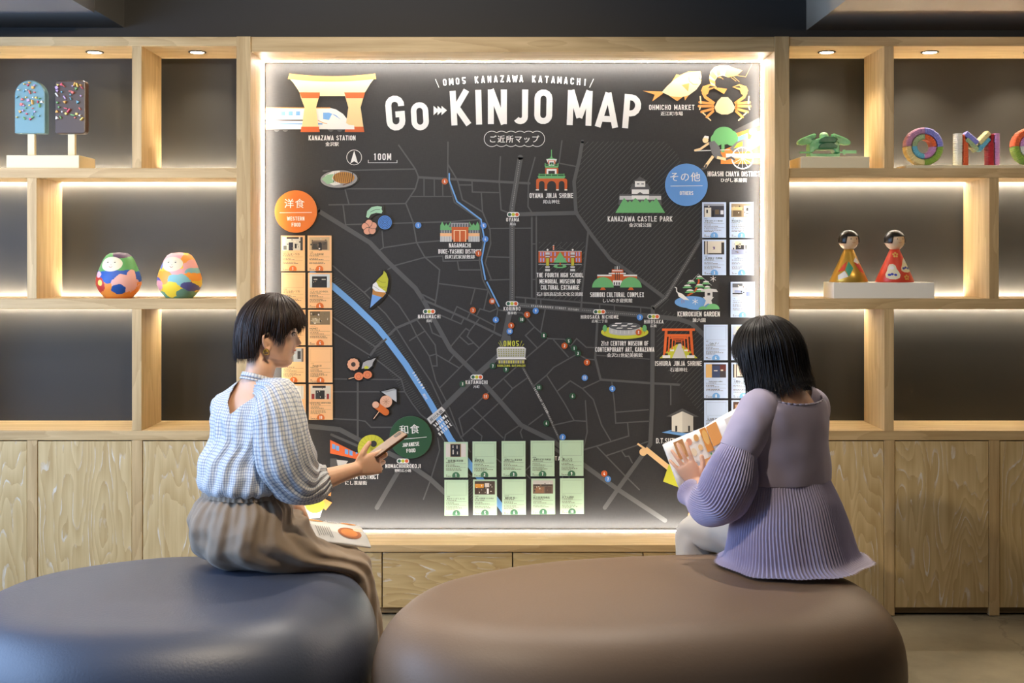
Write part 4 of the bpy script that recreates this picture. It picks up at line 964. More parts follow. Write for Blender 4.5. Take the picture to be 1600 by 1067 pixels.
# shop cards
CA = {'orange': ((246,196,142), (222,112,40), (230,178,122)), 'green': ((186,212,178), (62,112,78), (176,203,168)), 'blue': ((196,214,240), (110,165,222), (186,205,232))}
CM = {k: mat('card_face_'+k, v[0], .5) for k, v in CA.items()}
def card(cn, x0, y0, num, photo, title, sub, label, seed, w_=37.2, h_=55.4, extra=0):
    face, badge, blank = CA[cn]; x1, y1 = x0+w_, y0+h_; Yf = YM-.010
    t = thing('shop_card', mp((x0+x1)/2, (y0+y1)/2, Yf), label, 'card', '%s shop cards on the map' % cn)
    a, b = mp(x0, y1), mp(x1, y0)
    MB().box(a[0], b[0], Yf, Yf+.003, a[2], b[2]).build('plate', CM[cn], t)
    MB().box(a[0]+.03, b[0]-.03, Yf+.003, YM-.0045, a[2]+.05, b[2]-.05).build('magnet', M['black'], t)
    rnd = random.Random(seed)
    if photo is None:
        P = Pic(Y=Yf); P.line([(x0+3,y0+3),(x1-3,y0+3),(x1-3,y0+23.5),(x0+3,y0+23.5),(x0+3,y0+3)], .35, tuple(int(v*.78) for v in face)); P.build('blank_frame', t)
    else:
        P = Pic(Y=Yf); bg, items = photo; X0, Y0, PW, PHt = x0+2.6, y0+2.4, 31.5, 20.8
        P.rect(X0, Y0, X0+PW, Y0+PHt, bg)
        for (u0, v0, u1, v1, c) in items: P.rect(X0+u0*PW, Y0+v0*PHt, X0+u1*PW, Y0+v1*PHt, c)
        for k in range(extra):
            u, v = rnd.uniform(.04, .9), rnd.uniform(.08, .85); q = rnd.choice([(40,38,36),(200,190,170),(120,100,80),(70,66,62),(230,224,210)])
            P.rect(X0+u*PW, Y0+v*PHt, X0+min(.99, u+rnd.uniform(.02, .08))*PW, Y0+min(.99, v+rnd.uniform(.03, .13))*PHt, q)
        P.build('photo', t)
    P = Pic(Y=Yf); ink = (58, 50, 44)
    if title:
        tw = len(title)*(.62 if all(ord(q) < 128 for q in title) else 1.0); hh = min(3.7, 30/max(1, tw))
        jtext(P, sub, x0+3+len(sub)*.95, y0+26, 1.9, ink, bold=0)
        jtext(P, title, x0+3+hh*tw/2, y0+29.2, hh, ink, bold=.03)
    P.line([(x0+3,y0+33.5),(x1-3,y0+33.5)], .25, ink); P.line([(x0+3,y0+39.5),(x1-3,y0+39.5)], .25, ink)
    def greek(y, n_, x=3):
        for k in range(n_):
            wl = rnd.uniform(1.0, 2.6); P.rect(x0+x, y0+y-.45, x0+x+wl, y0+y+.45, (110, 96, 82)); x += wl+rnd.uniform(.4, 1.2)
    greek(31.8, 6); greek(35.6, 5); greek(37.6, 8); greek(41.6, 8); greek(43.6, 10); greek(45.6, rnd.choice([0, 6]))
    greek(51.2, 1); greek(53.2, 4)
    P.build('lettering', t)
    P = Pic(Y=Yf, lift=.0008); cx_ = (x0+x1)/2; r_ = 6
    P.poly([(cx_+r_*cos(pi*k/16+.0), y1-2.6-r_*sin(pi*k/16)) for k in range(17)]+[(cx_-r_*.93, y1-.3), (cx_+r_*.93, y1-.3)], badge)
    stext(P, str(num), cx_, y1-3.7, 4.8, 4.4 if num > 9 else None, WH, t=.2, gw=.5); P.build('number_badge', t)
Kd, Lt, Tn = (44,42,42), (214,208,194), (196,170,130)
pA = {1:(Lt,[(.0,.0,.12,1,(190,205,225)),(.2,0,.8,.13,Kd),(.3,.4,.52,1,(36,40,56)),(.6,.5,.7,.85,Kd),(.88,0,1,1,(60,60,64)),(.04,.65,.2,.95,(120,120,110))],8), 2:((200,170,130),[(.12,.25,.9,.95,(92,80,66)),(.12,.25,.9,.36,(130,110,90)),(.46,.4,.62,1,(36,34,34)),(.18,.5,.4,.9,(60,56,50))],14),
      4:((30,32,34),[(0,0,.12,1,(206,214,216)),(.86,0,1,1,(206,214,216)),(.12,0,.86,.16,(200,206,216)),(.2,.35,.38,.42,Lt),(.6,.35,.8,.42,Lt)],4), 6:((130,112,84),[(0,0,.5,.3,(90,76,54)),(.1,.5,.5,.9,(176,160,130))],26), 7:((120,110,100),[(.5,0,.9,1,(190,196,200)),(.7,.2,.86,.8,(60,60,64))],6),
      9:((226,224,218),[(.02,.02,.05,1,(180,178,170)),(.9,0,.93,1,(180,178,170)),(.28,.45,.66,.5,Kd)],1), 10:(Lt,[(.1,0,.75,.16,Kd),(.25,.35,.55,1,(50,52,54)),(.45,.35,.7,1,(28,28,28)),(.05,.6,.2,1,(150,50,44)),(.8,.6,.92,1,(150,50,44))],6)}
OC = [(439.7,368,1,pA[1],'グリルオーツカ','レストラン','top left orange card with photo of pale shopfront and dark door'),(481.2,368,2,pA[2],'グリル中村屋','洋食屋','top right orange card with photo of timber shopfront'),
 (440.3,425.8,3,None,'グリルポーツカ','洋食屋','blank orange card second in left column, just above the woman\'s hair'),(481.8,426,4,pA[4],'ビストロ ひらみぱん','ビストロ','orange card second in right column with black hand-lettered signboard'),
 (440.5,483.6,5,pA[6],'CAFE','カフェ','orange card in left column mostly hidden by the woman\'s head'),(482.2,483.8,6,pA[6],'MONET','レストラン','orange card with a photo of a cluttered restaurant interior'),
 (440.8,541.6,7,pA[7],'BAR','レストラン','orange card behind the woman\'s face and chin'),(482.8,541.8,8,None,'Pastah 21','パスタ','blank orange card level with the doughnut-shaped cut-out'),
 (441,599.8,9,pA[9],'Lab','レストラン','bottom orange card partly behind shoulder, with white sketch picture'),(483.2,599.8,10,pA[10],'NEWYORK NEWYORK','バー','bottom right orange card with black and red shopfront photo')]
for i, (x, y, n_, ph, ti, su, lab) in enumerate(OC): card('orange', x, y, n_, ph[:2] if ph else None, ti, su, lab, i, extra=ph[2] if ph else 0)
gP = {1:((214,206,196),[(.22,.02,.76,1,(170,140,90)),(.25,.06,.72,.98,(30,30,36)),(.34,.14,.38,.34,Lt),(.34,.46,.4,.8,Lt),(.54,.14,.58,.38,Lt),(.56,.6,.6,.8,Lt)],0), 5:((70,56,44),[(.02,.2,.45,.5,(206,140,40)),(0,.5,.16,1,(60,40,30)),(.5,.15,.72,.45,(210,200,190)),(.6,.55,.7,.95,(225,222,215))],16), 8:((110,94,78),[(0,0,1,.3,(196,190,180)),(.05,.3,.95,.42,(66,56,48)),(.1,.5,.55,.95,(140,100,70)),(.6,.5,.92,.95,(90,70,58))],14)}
GC = [(694,690,1,gP[1],'金澤 鮨 洋次郎','鮨','leftmost green card of the top row, photo of black hanging sign'),(738.4,689.2,2,None,'宴割烹井','割烹','blank green card, second from left in top row'),(783.8,688.6,3,None,'金澤おでん 赤玉本店','おでん','blank green card in the middle of the top row'),
 (829,688,7,None,'金澤うどき 片町店','居酒屋','blank green card, fourth from left in top row'),(874.2,687.4,9,None,'鮨 いくた','鮨','rightmost green card of the top row, under a blue disc'),
 (694.6,749.2,4,None,'和ダイニング しろべえ','居酒屋','blank green card at the left end of the bottom row'),(739.2,748.6,5,gP[5],'酒と人情料理 いたる本店','居酒屋','green card of the bottom row, photo with yellow shop curtain'),(784.6,748,6,None,'御料理 貴一','日本料理','blank green card in the middle of the bottom row'),
 (830,747.2,8,gP[8],'蛇之目寿司本店','寿司','green card of the bottom row with old wooden shop photo'),(875,746.6,10,None,'おでん高砂','おでん','blank green card at the right end of the bottom row')]
for i, (x, y, n_, ph, ti, su, lab) in enumerate(GC): card('green', x, y, n_, ph[:2] if ph else None, ti, su, lab, 50+i, extra=ph[2] if ph else 0)
bP = {1:((50,52,66),[(.03,.3,.36,1,(220,216,204)),(.12,.45,.2,.7,Kd),(.55,.45,.75,.8,(100,84,62)),(.82,.5,.97,.8,(220,222,230)),(.4,.5,.5,1,(22,22,26)),(0,0,1,.16,(150,156,170))],2), 2:((150,130,100),[(0,.25,.55,.5,(206,180,130)),(.08,.5,.5,.95,(96,80,60)),(.62,.15,.98,.95,(228,226,218)),(.74,.3,.84,.55,Kd),(.72,.7,.86,.76,Kd)],6),
      3:((214,206,190),[(0,0,.06,1,(40,30,26)),(.14,0,.18,1,(60,48,40)),(.86,.1,1,1,(36,30,30)),(.44,.42,.54,.62,(110,90,130)),(.2,.9,.86,1,(60,54,50))],1), 4:((226,212,170),[(0,0,.18,.6,(200,206,214)),(.2,.3,.74,.62,(40,40,44)),(.0,.62,1,1,(150,156,186)),(.35,.28,.45,.5,Lt),(.62,.3,.68,.6,Lt)],12),
      5:((190,196,206),[(0,0,.5,.3,(90,92,96)),(.3,.2,.5,.5,(230,232,236)),(.1,.5,.6,.7,(150,160,200)),(.68,.6,1,.95,(96,106,170)),(0,.72,.5,.8,(50,50,56))],14), 8:((60,54,60),[(0,0,.3,1,(222,178,110)),(.3,.12,.7,1,(52,66,100)),(.7,.05,1,.5,(96,40,36)),(.74,.4,.86,.5,Lt),(.4,.45,.58,.52,Lt)],0), 10:((80,56,40),[(.1,.2,.3,.7,(190,150,110)),(.4,.25,.6,.7,(170,120,80)),(.7,.2,.95,.6,(200,160,120))],6)}
BC = [(1096.6,316,1,bP[1],'茶菓工房たろう 鬼川店','和菓子','top left blue card, photo of dark shopfront with white curtain'),(1139.4,316,2,bP[2],'野田屋茶店','お茶','top right blue card, photo of tea shop with white banner'),(1096.8,374.3,3,bP[3],'金澤菓子 吉郎庵','和菓子','second blue card in left column, photo of cream curtain with crest'),
 (1139.8,374.3,4,bP[4],'わが家のお店 Niru','カフェ','second blue card in right column, photo of cream wall lettering'),(1141.2,440.3,5,bP[5],'カガノとクラフトギャラリー','工芸','single blue card right of the stone lantern drawing'),
 (1099.3,507,6,None,'Cafe ドノ','喫茶','blank blue card left of the black-haired woman\'s head'),(1142,507,7,bP[4],'喫茶','喫茶','blue card hidden behind the black hair beside the blank one'),(1099.6,566.3,8,bP[8],'Kuburezato coffee','カフェ','blue card with photo of navy bag and yellow wall'),
 (1142.2,566.3,9,bP[3],'十腰和八','雑貨','blue card mostly behind the black hair tips'),(1099.8,625,10,None,'久谷焼 鏑木屋','工芸','blank blue card above the open book'),(1142.4,625,11,bP[10],'工芸店','工芸','blue card with dark shelf photo peeking above the shoulder')]
for i, (x, y, n_, ph, ti, su, lab) in enumerate(BC): card('blue', x, y, n_, ph[:2] if ph else None, ti, su, lab, 90+i, extra=ph[2] if ph else 0)
# ---------------------------------------------------------------- things on the shelves
zS2, zS3 = SZ(262.5), SZ(466.5)       # tops of the two upper shelves
def rounded(x0, x1, z0, z1, r, top_only=False, n=8):
    pts = []
    for cx, cz, a in ((x1-r, z1-r, 0), (x0+r, z1-r, 90), (x0+r, z0+r, 180), (x1-r, z0+r, 270)):
        if top_only and a >= 180: pts.append((x0 if a == 180 else x1, z0)); continue
        pts += [(cx+r*cos(radians(a+90*i/n)), cz+r*sin(radians(a+90*i/n))) for i in range(n+1)]
    return pts
# ice lollies on their plinth
def lolly(name, label, X, Y, w_, h_, kind, c, cols, seed):
    zb = zS2+.052
    t = thing(name, (X, Y, zb), label, 'ornament', 'giant ice lollies on the top shelf')
    st = MB().box(X-.0145, X+.0145, Y-.008, Y+.012, zb, zb+.095).build('stick', M['block'], t, bevel=.003)
    z0 = zb+.088; r = w_/2-.001 if kind == 'round' else .012
    MB().prism(rounded(X-w_/2, X+w_/2, z0, z0+h_, r, kind == 'round', 10), Y-.02, Y+.022).build('ice_body', mat(name+'_coat', c, .35), t, bevel=.004)
    rnd = random.Random(seed); mb = {k: MB() for k in range(len(cols))}
    placed = []
    while len(placed) < 36:
        u, v = rnd.uniform(-.42, .42)*w_, rnd.uniform(.26, .95)*h_
        if kind == 'round' and v > h_-w_/2 and u*u+(v-h_+w_/2)**2 > (w_/2*.85)**2: continue
        if any((u-a)**2+(v-b)**2 < .0105**2 for a, b in placed): continue
        placed.append((u, v))
    for i, (u, v) in enumerate(placed):
        k = rnd.choice((3, 3, 4, 4, 8)); a0 = rnd.uniform(0, 6.3); rr = rnd.uniform(.0035, .0075) if k < 8 else .003; el = rnd.choice((1, .45, .45)) if k == 4 else 1
        pts = [(rr*cos(a0+2*pi*j/k), rr*el*sin(a0+2*pi*j/k)) for j in range(k)]
        if k == 4: pts = [(rr*1.2, rr*.32), (-rr*1.2, rr*.32), (-rr*1.2, -rr*.32), (rr*1.2, -rr*.32)] if el < 1 else pts
        ca, sa = cos(a0), sin(a0)
        MB().prism([(X+u+p*ca-q*sa, z0+v+p*sa+q*ca) for p, q in pts], Y-.034+rnd.uniform(0, .006), Y-.02).build('sprinkle', cols[i % len(cols)], t)
SPC = [mat('sprinkle_%d' % i, c, .45) for i, c in enumerate(((232,120,110),(240,214,120),(120,180,110),(200,170,220),(240,240,236),(222,90,110),(110,170,190),(240,180,90)))]
t = thing('display_block', (SX(71), .1, zS2), 'pale wooden plinth under the two ice lollies on the top left shelf', 'plinth', 'pale plinths on the shelves')
MB().box(SX(8), SX(122), .01, .2, zS2, zS2+.052).build('block', M['block'], t, bevel=.002)
lolly('ice_lolly', 'pale blue round-topped ice lolly ornament with coloured sprinkles', SX(42.5), .045, .122, .213, 'round', (112, 150, 156), SPC, 3)
lolly('ice_lolly', 'chocolate brown square ice lolly ornament with coloured sprinkles', SX(104.5), .055, .122, .213, 'square', (74, 56, 46), SPC, 5)

# round papier-mache dolls, painted with blobs (flat print that follows the surface)
DOLL = [(.0, 0), (.052, 0), (.060, .008), (.078, .03), (.0885, .055), (.088, .08), (.081, .105), (.071, .13), (.060, .155), (.048, .172), (.033, .181), (.0, .184)]
def dr(z):
    for (r0, z0), (r1, z1) in zip(DOLL[1:], DOLL[2:]):
        if z0 <= z <= z1 and z1 > z0: return r0+(r1-r0)*(z-z0)/(z1-z0)
    return .04
def doll_mat(name, base, blobs):
    """painted colour patches: blobs = (x, z, rx, rz, colour) in the doll's own coordinates, wobbling edges"""
    m = mat(name, base, .5); N, L = m.node_tree.nodes, m.node_tree.links; b = N['Principled BSDF']
    tc = N.new('ShaderNodeTexCoord')
    nz = N.new('ShaderNodeTexNoise'); nz.inputs['Scale'].default_value = 34; L.new(tc.outputs['Object'], nz.inputs['Vector'])
    wob = N.new('ShaderNodeMath'); wob.operation = 'MULTIPLY_ADD'; wob.inputs[1].default_value = .9; wob.inputs[2].default_value = -.45; L.new(nz.outputs['Fac'], wob.inputs[0])
    prev = None
    for (x, z, rx, rz, c, back) in blobs:
        mp_ = N.new('ShaderNodeMapping'); mp_.inputs['Location'].default_value = (-x/rx, (-.09 if not back else 0)/.09*-1*0, -z/rz); mp_.inputs['Scale'].default_value = (1/rx, .0001, 1/rz)
        L.new(tc.outputs['Object'], mp_.inputs['Vector'])
        ln = N.new('ShaderNodeVectorMath'); ln.operation = 'LENGTH'; L.new(mp_.outputs[0], ln.inputs[0])
        ad = N.new('ShaderNodeMath'); ad.operation = 'ADD'; L.new(ln.outputs['Value'], ad.inputs[0])
        if c != FACE: L.new(wob.outputs[0], ad.inputs[1])
        else: ad.inputs[1].default_value = 0
        lt = N.new('ShaderNodeMath'); lt.operation = 'LESS_THAN'; lt.inputs[1].default_value = 1; L.new(ad.outputs[0], lt.inputs[0])
        mx = N.new('ShaderNodeMixRGB'); mx.inputs[2].default_value = lin(c); L.new(lt.outputs[0], mx.inputs[0])
        if prev is None: mx.inputs[1].default_value = lin(base)
        else: L.new(prev, mx.inputs[1])
        prev = mx.outputs[0]
    L.new(prev, b.inputs['Base Color']); return m
FACE = (228, 219, 190)
def face_marks(t, fx, fz, rf, sc_=1, brow=True, eye_dx=.0145):
    """eyes, nose and smile as thin painted strokes on the surface; rf(x,z) -> y"""
    ink = cmat((60, 48, 42)); mb = MB()
    for s_ in (-1, 1):
        x, z = fx+s_*eye_dx*sc_, fz+.007*sc_; mb.ball((x, rf(x, z)-.0003, z), (.0034*sc_, .0008, .0024*sc_), 10, 6)
    mb.build('eyes', ink, t)
    mb = MB(); pts = [(fx+.0065*sc_*u, fz-.0125*sc_+.0032*sc_*u*u) for u in (-1, -.5, 0, .5, 1)]
    for a, b in zip(pts, pts[1:]): mb.cyl((a[0], rf(*a)-.0004, a[1]), (b[0], rf(*b)-.0004, b[1]), .0009*sc_, n=6)
    mb.build('mouth', cmat((170, 80, 60)), t)
    mb = MB(); pts = [(fx-.001, fz-.0005), (fx+.0018*sc_, fz-.003*sc_), (fx-.0012*sc_, fz-.0045*sc_)]
    for a, b in zip(pts, pts[1:]): mb.cyl((a[0], rf(*a)-.0003, a[1]), (b[0], rf(*b)-.0003, b[1]), .0005*sc_, n=6)
    mb.build('nose', cmat((150, 130, 100)), t)
    if brow:
        mb = MB()
        for s_ in (-1, 1):
            pts = [(fx+s_*eye_dx*sc_+.004*sc_*u, fz+.0125*sc_-.0012*sc_*u*u) for u in (-1, 0, 1)]
            for a, b in zip(pts, pts[1:]): mb.cyl((a[0], rf(*a)-.0002, a[1]), (b[0], rf(*b)-.0002, b[1]), .0004*sc_, n=5)
        mb.build('eyebrows', cmat((130, 110, 90)), t)
for px, fx_, lab, base, blobs in (
    (175.5, -.009, 'round painted doll with green hood and blue, red and pink patches', (238, 142, 52),
     [(.0, .135, .12, .052, (92,160,90), 0), (.022, .178, .036, .019, (86,60,84), 0), (0, .088, .14, .026, (36,84,166), 0), (.04, .06, .042, .036, (232,174,160), 0), (.066, .085, .014, .028, (232,174,160), 0), (-.062, .055, .034, .034, (196,52,40), 0), (-.06, .096, .013, .013, (240,180,186), 0), (-.052, .062, .011, .011, (248,220,110), 0), (.023, .037, .0255, .0215, (32,78,150), 0), (-.009, .137, .0435, .029, FACE, 0)]),
    (272, -.013, 'round painted doll with pink hood and yellow, orange and turquoise patches', (240, 200, 60),
     [(-.02, .165, .05, .03, (238,172,172), 0), (.05, .15, .035, .03, (244,160,70), 0), (.06, .125, .03, .03, (238,172,172), 0), (.03, .10, .07, .02, (238,172,172), 0), (-.075, .125, .018, .034, (100,116,190), 0), (-.08, .10, .03, .02, (248,214,70), 0), (-.045, .082, .036, .034, (246,166,60), 0), (.068, .108, .03, .014, (130,184,190), 0), (.064, .086, .034, .017, (246,160,60), 0), (.018, .07, .04, .028, (136,192,196), 0), (-.078, .068, .02, .016, (100,90,160), 0), (-.07, .05, .024, .02, (236,160,160), 0), (.052, .045, .03, .02, (86,84,140), 0), (0, .01, .1, .022, (110,160,130), 0), (-.01, .036, .042, .03, (250,214,60), 0), (.03, .018, .028, .02, (104,146,122), 0), (-.013, .137, .0435, .029, FACE, 0)])):
    c = (SX(px)+.001, .075, zS3)
    t = thing('round_doll', c, lab, 'doll', 'round painted dolls on the middle shelf')
    b_ = MB(); b_.lathe(c, DOLL[1:-1]+[(.004, .1838)], 64)
    o = b_.build('body', doll_mat('doll_paint', base, blobs), t, smooth=True)
    def rf(x, z, c=c):
        u = x-c[0]; r_ = dr(z-c[2]); return c[1]-sqrt(max(1e-6, r_*r_-u*u))
    face_marks(t, c[0]+fx_, c[2]+.137, rf, 1)

# green folded-money style helmet ornament on a plinth
t = thing('display_block', (SX(1300), .1, zS2), 'pale plinth under the green folded paper helmet on the top right shelf', 'plinth', 'pale plinths on the shelves')
MB().box(SX(1252), SX(1359.5), .005, .2, zS2, zS2+.046).build('block', M['block'], t, bevel=.002)
zh = zS2+.046; hx = SX(1293.5); hy = .08
gm = mat('green_glossy_paper', (128, 196, 138), .25, bump=(60, .5)); gm2 = mat('dark_green_paper', (52, 108, 70), .35, bump=(60, .2))
t = thing('paper_helmet', (hx, hy, zh), 'green folded paper samurai helmet with side wings and small sword', 'ornament')
def slab(pts, y0, y1, tilt=0): return MB().prism([(hx+x, zh+z) for x, z in pts], hy+y0, hy+y1)
slab([(-.058, 0), (.058, 0), (.06, .02), (.048, .014), (-.048, .014), (-.06, .02)], -.04, .03).build('base_band', gm, t, bevel=.002)
slab([(-.06, .018), (-.046, .02), (-.036, .032), (.036, .032), (.046, .02), (.06, .018), (.06, .052), (.044, .07), (.02, .078), (-.02, .078), (-.044, .07), (-.06, .052)], -.035, .03).build('bowl', gm, t, bevel=.004)
slab([(-.025, .058), (.04, .058), (.046, .07), (.036, .082), (.0, .084), (-.02, .074)], -.05, -.034).build('brow_plate', gm2, t, bevel=.003)
slab([(-.028, .036), (.046, .036), (.05, .046), (.03, .058), (.004, .062), (-.02, .052)], -.046, -.034).build('visor', gm2, t, bevel=.002)
MB().ball((hx+.004, hy-.004, zh+.088), (.019, .02, .017), 12, 8).build('crest', mat('bright_green_paper', (176, 220, 176), .3, bump=(90, .4)), t)
for s_ in (-1, 1):
    slab([(s_*.03, .094), (s_*.04, .098), (s_*.09, .078), (s_*.107, .066), (s_*.106, .052), (s_*.086, .05), (s_*.055, .056), (s_*.04, .07)], -.03, .0).build('side_wing', gm, t, bevel=.005)
    for k in range(3): slab([(s_*(.034+.006*k), .09-.011*k), (s_*(.052), .083-.008*k), (s_*.052, .079-.008*k), (s_*(.034+.006*k), .084-.011*k)], -.034, -.028).build('fold', gm2 if k == 1 else gm, t)
slab([(-.101, .016), (-.06, .016), (-.06, .0235), (-.1, .0235)], -.035, -.03).build('sword_blade', gm, t)
slab([(.06, .018), (.072, .018), (.074, .012), (.082, .012), (.083, .016), (.127, .016), (.127, .028), (.083, .028), (.082, .031), (.074, .031), (.072, .023), (.06, .023)], -.035, -.028).build('sword_handle', gm, t)

# yarn-wrapped letters on a low plinth
t = thing('display_block', (SX(1520), .1, zS2), 'low pale plinth under the wrapped letters on the top right shelf', 'plinth', 'pale plinths on the shelves')
MB().box(SX(1417), SX(1640), .005, .18, zS2, zS2+.0115).build('block', M['block'], t, bevel=.001)
zl = zS2+.0115
YC = dict(mauve=(190,140,178), peri=(140,140,214), sage=(170,192,140), orange=(232,104,48), cream=(238,222,160), sky=(110,190,216), pink=(214,150,200), olive=(140,176,64), white=(240,236,220), red=(186,30,40))
YM_ = {}
def yarn(n):
    if n not in YM_: YM_[n] = mat('yarn_'+n, YC[n], .8, sheen=.3)
    return YM_[n]
def wrapped_bar(name, t, path, w_, y0, y1, m_, turns):
    """a bar wound with yarn: ribbed rounded sleeve following path (x,z)"""
    pts = [Vector(p) for p in path]; L = [0]
    for a, b in zip(pts, pts[1:]): L.append(L[-1]+(b-a).length)
    n = turns*4; vs = []; fs = []; k = 10
    rnd = random.Random(len(path)*turns)
    for i in range(n+1):
        s_ = L[-1]*i/n; j = max(q for q in range(len(L)-1) if L[q] <= s_+1e-9); f = (s_-L[j])/(L[j+1]-L[j])
        c = pts[j].lerp(pts[j+1], f); d = (pts[j+1]-pts[j]).normalized(); nn = Vector((-d.y, d.x))
        rib = 1+.08*sin(i*pi/2+rnd.uniform(-.5, .5)); jit = rnd.uniform(-.0008, .0008)
        hw = w_/2*rib+jit; hy_ = (y1-y0)/2*(1+.03*sin(i*pi/2)); yc = (y0+y1)/2
        for q in range(k):
            a = 2*pi*q/k; ca, sa = cos(a), sin(a); e = .45
            u = hw*abs(ca)**e*(1 if ca > 0 else -1); v = hy_*abs(sa)**e*(1 if sa > 0 else -1)
            sk = d*(.0012*sin(a))
            vs.append((c.x+nn.x*u+sk.x, yc+v, c.y+nn.y*u+sk.y))
    for i in range(n):
        for q in range(k): fs.append((i*k+q, i*k+(q+1) % k, (i+1)*k+(q+1) % k, (i+1)*k+q))
    fs += [tuple(range(k))[::-1], tuple(range(n*k, n*k+k))]
    mesh_obj(name, vs, fs, m_, t)
def letter_o(px, cols_out, cols_in, lab):
    cx, r_ = SX(px), .0775; t = thing('wrapped_letter', (cx, .06, zl), lab, 'letter', 'yarn-wrapped letters on the top right shelf')
    cz = zl+r_+.0005
    for q in range(4):
        for rr, cc in ((r_-.0135, cols_out), (r_-.0385, cols_in)):
            w_ = .0265 if rr > .05 else .0225
            path = [(cx+rr*cos(radians(90*q+90*i/10+.6)), cz+rr*sin(radians(90*q+89*i/10+.6))) for i in range(11)]
            wrapped_bar('wrapped_segment', t, path, w_, .035, .085, yarn(cc[q]), 15 if rr > .05 else 10)
letter_o(1450, ('peri', 'mauve', 'cream', 'olive'), ('orange', 'sage', 'sky', 'pink'), 'yarn-wrapped ring letter O beside the M, with mauve and cream outer quarters')
letter_o(1620, ('mauve', 'orange', 'olive', 'sky'), ('cream', 'pink', 'white', 'red'), 'yarn-wrapped ring letter O cut off by the right edge of the frame')
t = thing('wrapped_letter', (SX(1534.5), .06, zl), 'yarn-wrapped letter M with white left leg and crimson right leg', 'letter', 'yarn-wrapped letters on the top right shelf')
X = lambda v: SX(1400+v/8); Z = lambda v: zl+(625-v)/8/393
wrapped_bar('wrapped_segment', t, [(X(842), Z(623)), (X(842), Z(212))], .0265, .035, .085, yarn('white'), 22)
wrapped_bar('wrapped_segment', t, [(X(922), Z(623)), (X(922), Z(330))], .022, .035, .085, yarn('orange'), 16); wrapped_bar('wrapped_segment', t, [(X(914), Z(330)), (X(896), Z(226))], .012, .04, .08, yarn('orange'), 6)
wrapped_bar('wrapped_segment', t, [(X(1241), Z(623)), (X(1241), Z(330))], .026, .035, .085, yarn('red'), 16); wrapped_bar('wrapped_segment', t, [(X(1250), Z(330)), (X(1268), Z(222))], .014, .04, .08, yarn('red'), 6)
wrapped_bar('wrapped_segment', t, [(X(1318), Z(623)), (X(1318), Z(212))], .0215, .035, .085, yarn('pink'), 22)
wrapped_bar('wrapped_segment', t, [(X(925), Z(212)), (X(1074), Z(338))], .0225, .034, .086, yarn('peri'), 11); wrapped_bar('wrapped_segment', t, [(X(935), Z(285)), (X(1076), Z(425))], .0205, .036, .084, yarn('sage'), 11)
wrapped_bar('wrapped_segment', t, [(X(1094), Z(338)), (X(1222), Z(205))], .0225, .034, .086, yarn('cream'), 11); wrapped_bar('wrapped_segment', t, [(X(1092), Z(425)), (X(1222), Z(280))], .0195, .036, .084, yarn('sky'), 11)

# two cone dolls
t = thing('display_block', (SX(1377), .1, zS3), 'whitened plinth under the two cone dolls on the middle right shelf', 'plinth', 'pale plinths on the shelves')
MB().box(SX(1303), SX(1461), .005, .16, zS3, zS3+.064).build('block', M['block_white'], t, bevel=.002)
zc_ = zS3+.064
skin_w = mat('light_wood_head', (216, 186, 150), .5, bump=(25, .1)); hair_b = mat('black_lacquer_bob', (14, 14, 15), .35)
CP = [(.0745, 0), (.0765, .003), (.058, .045), (.038, .088), (.026, .116), (.0185, .132)]
def cr(z):
    for (r0, z0), (r1, z1) in zip(CP, CP[1:]):
        if z0 <= z <= z1: return r0+(r1-r0)*(z-z0)/(z1-z0)
    return .0185
def on_cone(t, c, name, outline, col, lift=.0006, sub=6):
    """painted shape wrapped on the cone: outline in (arc offset m, height m)"""
    vs = []; pts = []
    k = len(outline)
    for i in range(k):
        a, b = outline[i], outline[(i+1) % k]
        for j in range(sub): pts.append((a[0]+(b[0]-a[0])*j/sub, a[1]+(b[1]-a[1])*j/sub))
    cu = sum(p[0] for p in pts)/len(pts); cv = sum(p[1] for p in pts)/len(pts)
    rings = 5; n = len(pts)
    for q in range(1, rings+1):
        for u, v in pts:
            x = cu+(u-cu)*q/rings; z = cv+(v-cv)*q/rings; r_ = cr(z)+lift; x = max(-r_*.9999, min(r_*.9999, x)); vs.append((c[0]+x, c[1]-sqrt(r_*r_-x*x), c[2]+z))
    r_ = cr(cv)+lift; vs.append((c[0]+cu, c[1]-sqrt(max(1e-9, r_*r_-cu*cu)), c[2]+cv))
    fs = [(q*n+i, q*n+(i+1) % n, (q+1)*n+(i+1) % n, (q+1)*n+i) for q in range(rings-1) for i in range(n)]+[(len(vs)-1, (i+1) % n, i) for i in range(n)]
    mesh_obj(name, vs, fs, col, t, True)
